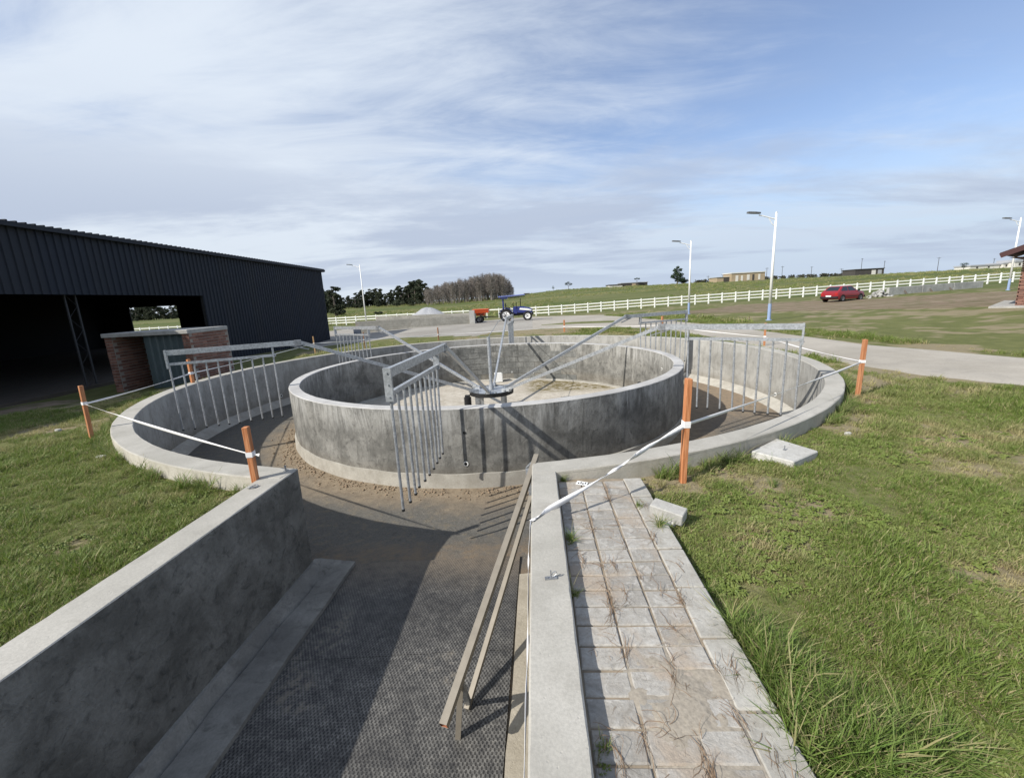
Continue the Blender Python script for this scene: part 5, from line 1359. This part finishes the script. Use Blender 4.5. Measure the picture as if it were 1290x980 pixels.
hp_ = [on_far(px_, 236) for px_ in range(876, 1110, 9)]
V = []; F = []
for p in hp_:
    v_, f_ = leaf_cloud([(p.x+random.uniform(-2, 2), p.y, p.z+.6, 1.3) for _ in range(3)], 130, .5, int(p.x*10) % 9999)
    F.append(f_+len(V)*0+sum(len(q) for q in V)); V.append(v_)
tag(put('hedgerow', np_mesh('hedgerow', np.concatenate(V), np.concatenate(F), [M['hedge']])), 'long low dark hedgerow running along the ridge skyline', None, None, 'stuff')
for px_, hpx in ((908, 9), (933, 9), (962, 14), (981, 15), (1017, 13), (1054, 9), (1078, 20), (1106, 16), (1172, 17), (1240, 12), (890, 8)):
    Y = 232; p = on_far(px_, Y); h = hpx*Y/FPX
    t_ = thing('utility_pole', 'thin dark utility pole on the ridge skyline', 'utility pole', p, random.uniform(-.5, .5), 'utility poles along the ridge')
    b = MB(); b.tube([(0, 0, -1), (0, 0, h)], [.14, .09], 6); b.build('pole', M['darkwall'], t_)
    b = MB(); b.bar((-.9, 0, h-.4), (.9, 0, h-.4), .12, .12); b.build('crossarm', M['darkwall'], t_)

# rough tall weeds on the verge right of the road (stuff)
# ------------------------------------------------------------------ grass: tufts scattered by geometry nodes
def blade_mat(name, cols, transl=.25):
    m, t, b = mat(name, .55, .3)
    at = N(t, 'ShaderNodeAttribute', attribute_name='tint'); at2 = N(t, 'ShaderNodeAttribute', attribute_name='tintp', attribute_type='INSTANCER')
    c = mixc(t, at.outputs['Fac'], cols[0], cols[1])
    c = mixc(t, ramp(t, at.outputs['Fac'], .80, .88), c, cols[2])
    c = mixc(t, at2.outputs['Fac'], c, cols[2])
    t.links.new(c, b.inputs['Base Color'])
    b.inputs['Subsurface Weight'].default_value = 0
    tr_ = N(t, 'ShaderNodeBsdfTranslucent'); t.links.new(c, tr_.inputs[0]); mx = N(t, 'ShaderNodeMixShader'); mx.inputs[0].default_value = transl
    out = t.nodes['Material Output']; t.links.new(b.outputs[0], mx.inputs[1]); t.links.new(tr_.outputs[0], mx.inputs[2]); t.links.new(mx.outputs[0], out.inputs[0])
    return m
M['blade'] = blade_mat('grass blade', ((.125, .185, .032), (.24, .295, .078), (.44, .375, .20)), .38)
M['lush'] = blade_mat('lush grass blade', ((.095, .175, .026), (.19, .275, .06), (.34, .31, .15)), .35)
M['straw'] = blade_mat('dead grass', ((.24, .175, .11), (.33, .25, .17), (.26, .20, .13)), .1)
M['broad'] = blade_mat('broad weed leaf', ((.13, .185, .035), (.22, .27, .07), (.28, .27, .1)), .3)
tufts = bpy.data.collections.new('tufts')
def tuft(name, n, spread, h, w, bend, m, seed, seg=2, lie=0.):
    r = np.random.default_rng(seed); V = []; F = []; T_ = []
    for i in range(n):
        a = r.random()*6.283; rr_ = spread*r.random()**.6; b0 = np.array([rr_*np.cos(a), rr_*np.sin(a), 0]); hh = h*(.5+.7*r.random()); ba = r.random()*6.283
        bd = hh*bend*(.3+r.random()); dr = np.array([np.cos(ba), np.sin(ba), 0]); sd_ = np.array([-np.sin(ba+.4), np.cos(ba+.4), 0])*w*(.7+.6*r.random())*.5
        tnt = r.random(); o = len(V)
        for k in range(seg+1):
            u = k/seg; z = hh*(u-.35*lie*u*u) if not lie else hh*(1-lie)*math.sin(u*PI*.7)+.003
            c = b0+dr*bd*u*u*(1 if not lie else 2)+np.array([0, 0, z])
            if k < seg: V += [c-sd_*(1-.45*u), c+sd_*(1-.45*u)]; T_ += [tnt]*2
            else: V += [c]; T_ += [tnt]
        for k in range(seg-1): F.append((o+2*k, o+2*k+1, o+2*k+3, o+2*k+2))
        F.append((o+2*seg-2, o+2*seg-1, o+2*seg))
    me = bpy.data.meshes.new(name); me.from_pydata([tuple(v) for v in V], [], F); me.materials.append(m)
    at = me.attributes.new('tint', 'FLOAT', 'POINT'); at.data.foreach_set('value', np.array(T_, np.float32))
    o = bpy.data.objects.new(name, me); tufts.objects.link(o); return o
def rosette(name, seed):
    r = random.Random(seed); V = []; F = []; T_ = []
    for i in range(r.randint(5, 8)):
        a = i*2.4+r.uniform(-.2, .2); L = r.uniform(.02, .045); W_ = L*.42; c, s_ = math.cos(a), math.sin(a); o = len(V); tn = r.random()*.7
        for x, y, z in ((.004, 0, .004), (L*.5, W_*.5, .018), (L, 0, .013), (L*.5, -W_*.5, .018), (L*.55, 0, .024)): V.append((x*c-y*s_, x*s_+y*c, z)); T_.append(tn)
        F += [(o, o+4, o+1), (o+1, o+4, o+2), (o+2, o+4, o+3), (o+3, o+4, o)]
    me = bpy.data.meshes.new(name); me.from_pydata(V, [], F); me.materials.append(M['broad']); at = me.attributes.new('tint', 'FLOAT', 'POINT'); at.data.foreach_set('value', np.array(T_, np.float32))
    tufts.objects.link(bpy.data.objects.new(name, me))
# the names sort, the index picks
tuft('t00', 30, .045, .042, .0042, .9, M['blade'], 1); tuft('t01', 34, .055, .032, .0045, 1.1, M['blade'], 2); tuft('t02', 24, .04, .060, .0045, .8, M['blade'], 3)
tuft('t03', 26, .06, .25, .0075, .95, M['lush'], 4, 4); tuft('t04', 22, .05, .17, .0065, 1.2, M['lush'], 5, 4)
rosette('t05', 1); rosette('t06', 5)
tuft('t07', 18, .06, .045, .003, 1.6, M['straw'], 8, 2, .75)
tuft('t08', 7, .02, .10, .0024, 1.2, M['straw'], 9, 4, .90)
tuft('t09', 40, .35, .17, .03, .8, M['blade'], 10, 2)           # coarse clump for far away
def scatter(name, label, pos, idx, scl, dry, tilt=.15, kind='stuff'):
    n = len(pos); me = bpy.data.meshes.new(name); me.vertices.add(n); me.vertices.foreach_set('co', np.asarray(pos, np.float32).ravel())
    rot = np.stack([RNG.normal(0, tilt, n), RNG.normal(0, tilt, n), RNG.random(n)*6.283], -1).astype(np.float32)
    a = me.attributes.new('rot', 'FLOAT_VECTOR', 'POINT'); a.data.foreach_set('vector', rot.ravel())
    a = me.attributes.new('scl', 'FLOAT', 'POINT'); a.data.foreach_set('value', np.asarray(scl, np.float32))
    a = me.attributes.new('idx', 'INT', 'POINT'); a.data.foreach_set('value', np.asarray(idx, np.int32))
    a = me.attributes.new('tintp', 'FLOAT', 'POINT'); a.data.foreach_set('value', np.asarray(dry, np.float32))
    o = put(name, me); tag(o, label, None, None, kind)
    md = o.modifiers.new('scatter', 'NODES'); md.node_group = GN; return o
GN = bpy.data.node_groups.new('scatter', 'GeometryNodeTree')
GN.interface.new_socket('Geometry', in_out='INPUT', socket_type='NodeSocketGeometry'); GN.interface.new_socket('Geometry', in_out='OUTPUT', socket_type='NodeSocketGeometry')
gi = GN.nodes.new('NodeGroupInput'); go = GN.nodes.new('NodeGroupOutput'); ip = GN.nodes.new('GeometryNodeInstanceOnPoints'); ci = GN.nodes.new('GeometryNodeCollectionInfo')
ci.inputs['Collection'].default_value = tufts; ci.inputs['Separate Children'].default_value = True; ci.inputs['Reset Children'].default_value = True
def na(nm, ty):
    q = GN.nodes.new('GeometryNodeInputNamedAttribute'); q.data_type = ty; q.inputs['Name'].default_value = nm; return q.outputs['Attribute']
GN.links.new(gi.outputs[0], ip.inputs['Points']); GN.links.new(ci.outputs[0], ip.inputs['Instance']); ip.inputs['Pick Instance'].default_value = True
GN.links.new(na('idx', 'INT'), ip.inputs['Instance Index'])
er = GN.nodes.new('FunctionNodeEulerToRotation'); GN.links.new(na('rot', 'FLOAT_VECTOR'), er.inputs[0]); GN.links.new(er.outputs[0], ip.inputs['Rotation'])
GN.links.new(na('scl', 'FLOAT'), ip.inputs['Scale']); GN.links.new(ip.outputs[0], go.inputs[0])

def free_ground(x, y):
    r = np.hypot(x-CX, y-CY)
    ok = r > RO1+.03
    ok &= ~((x > lwx(y)-.30) & (x < rwx(y)+.22) & (y < 5))
    # paved strip and kerb
    q = x-(rwx(0)+.226); u = q*udir.x+y*udir.y; v = q*vdir.x+y*vdir.y
    ok &= ~((u > -.05) & (u < .79) & (v < 4.3))
    # slab
    ok &= ~((np.abs(x-hs.location.x)+np.abs(y-hs.location.y)) < .36)
    return ok
rdL = [gpt(*p) for p in ((1420, 507), (1290, 488), (1167, 476), (1086, 463), (1000, 447), (925, 431.5), (840, 417), (770, 413), (671, 418))]
rdU = [gpt(*p) for p in ((1420, 462), (1290, 449.5), (1086, 432.8), (1022, 424), (930, 412), (860, 399), (800, 395.5), (740, 397), (671, 398.5))]
def road_mask(x, y):
    """True where the road lies"""
    L = sorted([(p.x, p.y) for p in rdL]); U = sorted([(p.x, p.y) for p in rdU])
    lo = np.interp(x, [p[0] for p in L], [p[1] for p in L]); hi = np.interp(x, [p[0] for p in U], [p[1] for p in U])
    return (y > lo-.05) & (y < hi+.05) & (x > L[0][0])
def sample(n, r0, r1, a0, a1, power=1.):
    u = RNG.random(n); r = (r0**power+(r1**power-r0**power)*u)**(1/power) if power else r0*(r1/r0)**u
    a = np.radians(a0+(a1-a0)*RNG.random(n)); return r*np.sin(a), r*np.cos(a)
def lawn(name, label, n, r0, r1, a0, a1, side, kinds, power=.6, sc=(1., 1.), drykill=.88):
    x, y = sample(n, r0, r1, a0, a1, power)
    ok = free_ground(x, y) & ~road_mask(x, y)
    if side > 0: ok &= x > .5
    else: ok &= x < -1.5
    dr = dryness(x, y); ok &= RNG.random(n) > dr*drykill
    x, y, dr = x[ok], y[ok], dr[ok]; z = height(x, y)-.004
    clump = np.clip((fbm(x*3.1, y*3.1, 77, 3)-.5)*1.7+.5, 0, 1.1)
    k = RNG.choice([q[0] for q in kinds], len(x), p=np.array([q[1] for q in kinds])/sum(q[1] for q in kinds))
    dd = np.hypot(x, y)
    s_ = (sc[0]+(sc[1]-sc[0])*np.clip(dd/r1, 0, 1))*(.40+clump*.95)
    s_ = s_*np.where(fbm(x*.9, y*.9, 55, 4) > .55, 1.28, .92)
    scatter(name, label, np.stack([x, y, z], -1), k, s_, np.clip(dr*.75+(fbm(x*1.3, y*1.3, 91, 3)-.52)*1.0, 0, .9))
K0 = [(0, 4), (1, 5), (2, 1.6), (5, .9), (6, .8), (7, 1.3)]
lawn('lawn_grass', 'short mown grass on the lawn right of the ring', 52000, 1.2, 9, 8, 100, 1, K0, .9, (1, 1.25))
lawn('lawn_grass', 'short mown grass on the lawn left of the ring', 46000, 2.6, 13, -95, -22, -1, [(0, 5), (1, 5), (2, 2.4), (5, .3), (6, .2), (7, .3)], 1.0, (1, 1.4), .7)
lawn('rough_grass', 'rougher grass on the right beyond the near lawn', 70000, 8, 42, 8, 75, 1, [(2, 2), (1, 2), (0, 2), (7, .6)], 1.2, (1.2, 3.2))
# rim fringe of taller weeds all round the outer wall
a = np.radians(RNG.uniform(-75, 262, 9000)); r = RO1+.02+np.abs(RNG.normal(0, .07, 9000)); x = CX+r*np.cos(a); y = CY+r*np.sin(a)
keep = free_ground(x, y) & (fbm(x*2.3, y*2.3, 61, 3) > .47); x, y = x[keep], y[keep]
scatter('edge_weeds', 'weeds and longer grass tufts growing along the foot of the ring wall', np.stack([x, y, height(x, y)], -1), RNG.choice([2, 2, 4, 5, 7], len(x)), RNG.uniform(.6, 1.0, len(x))*np.where(RNG.random(len(x)) < .12, 1.3, .8), RNG.random(len(x))*.35)
# broad leaved weeds in patches on both lawns
for sgn, nn in ((1, 7000), (-1, 4000)):
    x, y = sample(nn*3, 1.4, 9.5, 8 if sgn > 0 else -92, 95 if sgn > 0 else -24, .9); ok = free_ground(x, y) & ~road_mask(x, y) & (fbm(x*1.6, y*1.6, 131, 4) > .55) & (x*sgn > .5); x, y = x[ok], y[ok]
    scatter('broad_weeds', 'patches of low broad leaved weeds in the '+('right' if sgn > 0 else 'left')+' lawn', np.stack([x, y, height(x, y)+.004], -1), RNG.choice([5, 6], len(x)), RNG.uniform(.5, 1.35, len(x)), RNG.random(len(x))*.25, .25)
# lush long grass by the kerb and other clumps
def clump(name, label, spots, kinds, sz):
    X = []; Y = []; Sc = []
    for cx_, cy_, rx, ry_, n in spots:
        g1, g2 = RNG.normal(0, 1, n), RNG.normal(0, 1, n); X += list(cx_+g1*rx); Y += list(cy_+g2*ry_); Sc += list(RNG.uniform(.45, 1.05, n)*np.exp(-(g1**2+g2**2)*.12))
    X = np.array(X); Y = np.array(Y); Sc = np.array(Sc)*sz; ok = free_ground(X, Y); X, Y, Sc = X[ok], Y[ok], Sc[ok]
    scatter(name, label, np.stack([X, Y, height(X, Y)-.005], -1), RNG.choice(kinds, len(X)), Sc, RNG.random(len(X))*.2, .35)
sp_ = []
for px_, py_, rx, ry_, n in ((975, 850, .10, .12, 90), (1020, 905, .14, .14, 150), (1055, 960, .16, .14, 170), (985, 930, .06, .1, 50), (1130, 965, .16, .10, 80), (945, 810, .05, .1, 30)):
    p = at_z(px_, py_, GR); sp_.append((p.x, p.y, rx, ry_, n))
clump('long_grass', 'lush long blades of grass hanging over the kerb in the near right corner', sp_, [3, 3, 4], .82)
sp_ = []
for px_, py_, r_, n in ((1275, 905, .12, 70), (1180, 655, .12, 30), (1240, 745, .10, 20), (1110, 700, .08, 16), (880, 640, .05, 10), (1260, 640, .12, 24), (30, 650, .25, 22), (90, 600, .2, 14), (150, 690, .2, 12), (1000, 640, .07, 9), (850, 595, .05, 5), (1150, 800, .10, 26)):
    p = at_z(px_, py_, GR); sp_.append((p.x, p.y, r_, r_, n))
for _ in range(150):
    a_ = math.radians(random.uniform(14, 85)); r_ = random.uniform(2.2, 9); x_, y_ = r_*math.sin(a_), r_*math.cos(a_); sp_.append((x_, y_, random.uniform(.015, .05), random.uniform(.015, .05), random.randint(2, 7)))
for _ in range(80):
    a_ = math.radians(random.uniform(-90, -28)); r_ = random.uniform(3.2, 9.5); x_, y_ = r_*math.sin(a_), r_*math.cos(a_); sp_.append((x_, y_, random.uniform(.03, .09), random.uniform(.03, .09), random.randint(3, 12)))
clump('grass_clumps', 'scattered taller grass clumps in the lawns', sp_, [4, 3, 2], .5)
# weeds on the road side mound
x, y = sample(14000, 18, 42, 18, 66, 1.); ok = ~road_mask(x, y)
dL = [(p.x, p.y) for p in (gpt(*q) for q in ((845, 396), (930, 394.5), (1097, 391), (1200, 389), (1290, 387), (1420, 384)))]
ok &= (y < np.interp(x, [p[0] for p in dL], [p[1] for p in dL])+.4) & (x > dL[0][0]-2) & (fbm(x*.6, y*.6, 8, 4) > .46)
x, y = x[ok], y[ok]; scatter('mound_weeds', 'weeds and rough grass on the bank beside the road and the tallest lamp', np.stack([x, y, height(x, y)-.02], -1), RNG.choice([9, 9, 4], len(x)), RNG.uniform(.6, 1.5, len(x)), np.clip(RNG.normal(.15, .2, len(x)), 0, .8), .25)
x, y = sample(3800, 16, 26, -28, 22, 1.)
r = np.hypot(x-CX, y-CY); ok = (r > RO1+.05) & (r < 9.9) & (fbm(x*.9, y*.9, 18, 4) > .45) & free_ground(x, y)
x, y = x[ok], y[ok]; scatter('verge_weeds', 'patchy weeds between the far side of the ring and the yard', np.stack([x, y, height(x, y)-.02], -1), RNG.choice([9, 4, 7], len(x)), RNG.uniform(.25, .6, len(x)), np.clip(RNG.normal(.4, .25, len(x)), 0, .9), .3)
x, y = sample(15000, 58, 250, -40, 62, 1.6); ok = (y > 66) & (fbm(x*.03, y*.05, 8, 4)+.12*RNG.random(len(x)) > .55); x, y = x[ok], y[ok]
scatter('field_tussocks', 'rough tussocks and low growth scattered over the far field', np.stack([x, y, height(x, y)-.05], -1), np.full(len(x), 9), RNG.uniform(.8, 2.6, len(x)), np.clip(RNG.normal(.3, .3, len(x)), 0, .9), .3)
# dead roots and runners in the paver joints
V = []; F = []
def strand(u, v_, ang, L, w, wander):
    n_ = max(4, int(L/.012)); o = len(V); z0 = PZ+random.uniform(.002, .007); lift = random.choice((0, 0, 0, .012, .03))
    for k in range(n_+1):
        a_ = ang+math.pi/2; p = pv(u, v_); ww = w*(1-.7*k/n_); zz = z0+lift*math.sin(math.pi*k/n_)+random.uniform(0, .0015)
        V.append((p.x+math.cos(a_)*ww/2, p.y+math.sin(a_)*ww/2, zz)); V.append((p.x-math.cos(a_)*ww/2, p.y-math.sin(a_)*ww/2, zz+.001))
        u += math.cos(ang)*L/n_; v_ += math.sin(ang)*L/n_; ang += random.gauss(0, wander)
    for k in range(n_): F.append((o+2*k, o+2*k+1, o+2*k+3, o+2*k+2))
for _ in range(52):
    u0 = random.choice([.226, .226, .427, .427, .618, .10, .32, .52, .70])+random.gauss(0, .01); v0 = random.uniform(1.0, 2.6) if random.random() < .8 else random.uniform(2.6, 3.6)
    along_ = random.random() < .65
    for k in range(random.randint(5, 15)):
        a_ = (random.choice((-1, 1))*math.pi/2+random.gauss(0, .28)) if along_ else random.uniform(0, 6.28)
        strand(u0+random.gauss(0, .010), v0+random.gauss(0, .03), a_, random.uniform(.03, .15), random.uniform(.0015, .0034), .22)
for _ in range(160): strand(random.uniform(.05, .75), random.uniform(.95, 3.7), random.uniform(0, 6.28), random.uniform(.015, .07), .0018, .3)
tag(put('dead_roots', np_mesh('dead_roots', V, F, [flat('dead brown roots', (.20, .135, .085), .9, 0, .45, 30)])), 'brown dead roots and runners straggling over the pavers', None, None, 'stuff')
sp_ = [(rwx(0)+.226+pvv[0], pvv[1], .025, .05, n) for pvv, n in (((.10, 3.1), 1),)]
X = []; Y = []
for u, v0, n in ((.03, 2.78, 14), (.05, 3.78, 16), (.2, 3.88, 8), (.02, 2.2, 6), (.70, 2.95, 12), (.62, 3.25, 6), (.03, 1.3, 10)):
    for k in range(n): p = pv(u+abs(random.gauss(0, .018)), v0+random.gauss(0, .03)); X.append(p.x); Y.append(p.y)
scatter('joint_weeds', 'small green weeds sprouting at the wall side of the pavers', np.stack([X, Y, np.full(len(X), PZ-.004)], -1), RNG.choice([2, 5, 6, 4], len(X)), RNG.uniform(.25, .7, len(X)), RNG.random(len(X))*.4, .3)
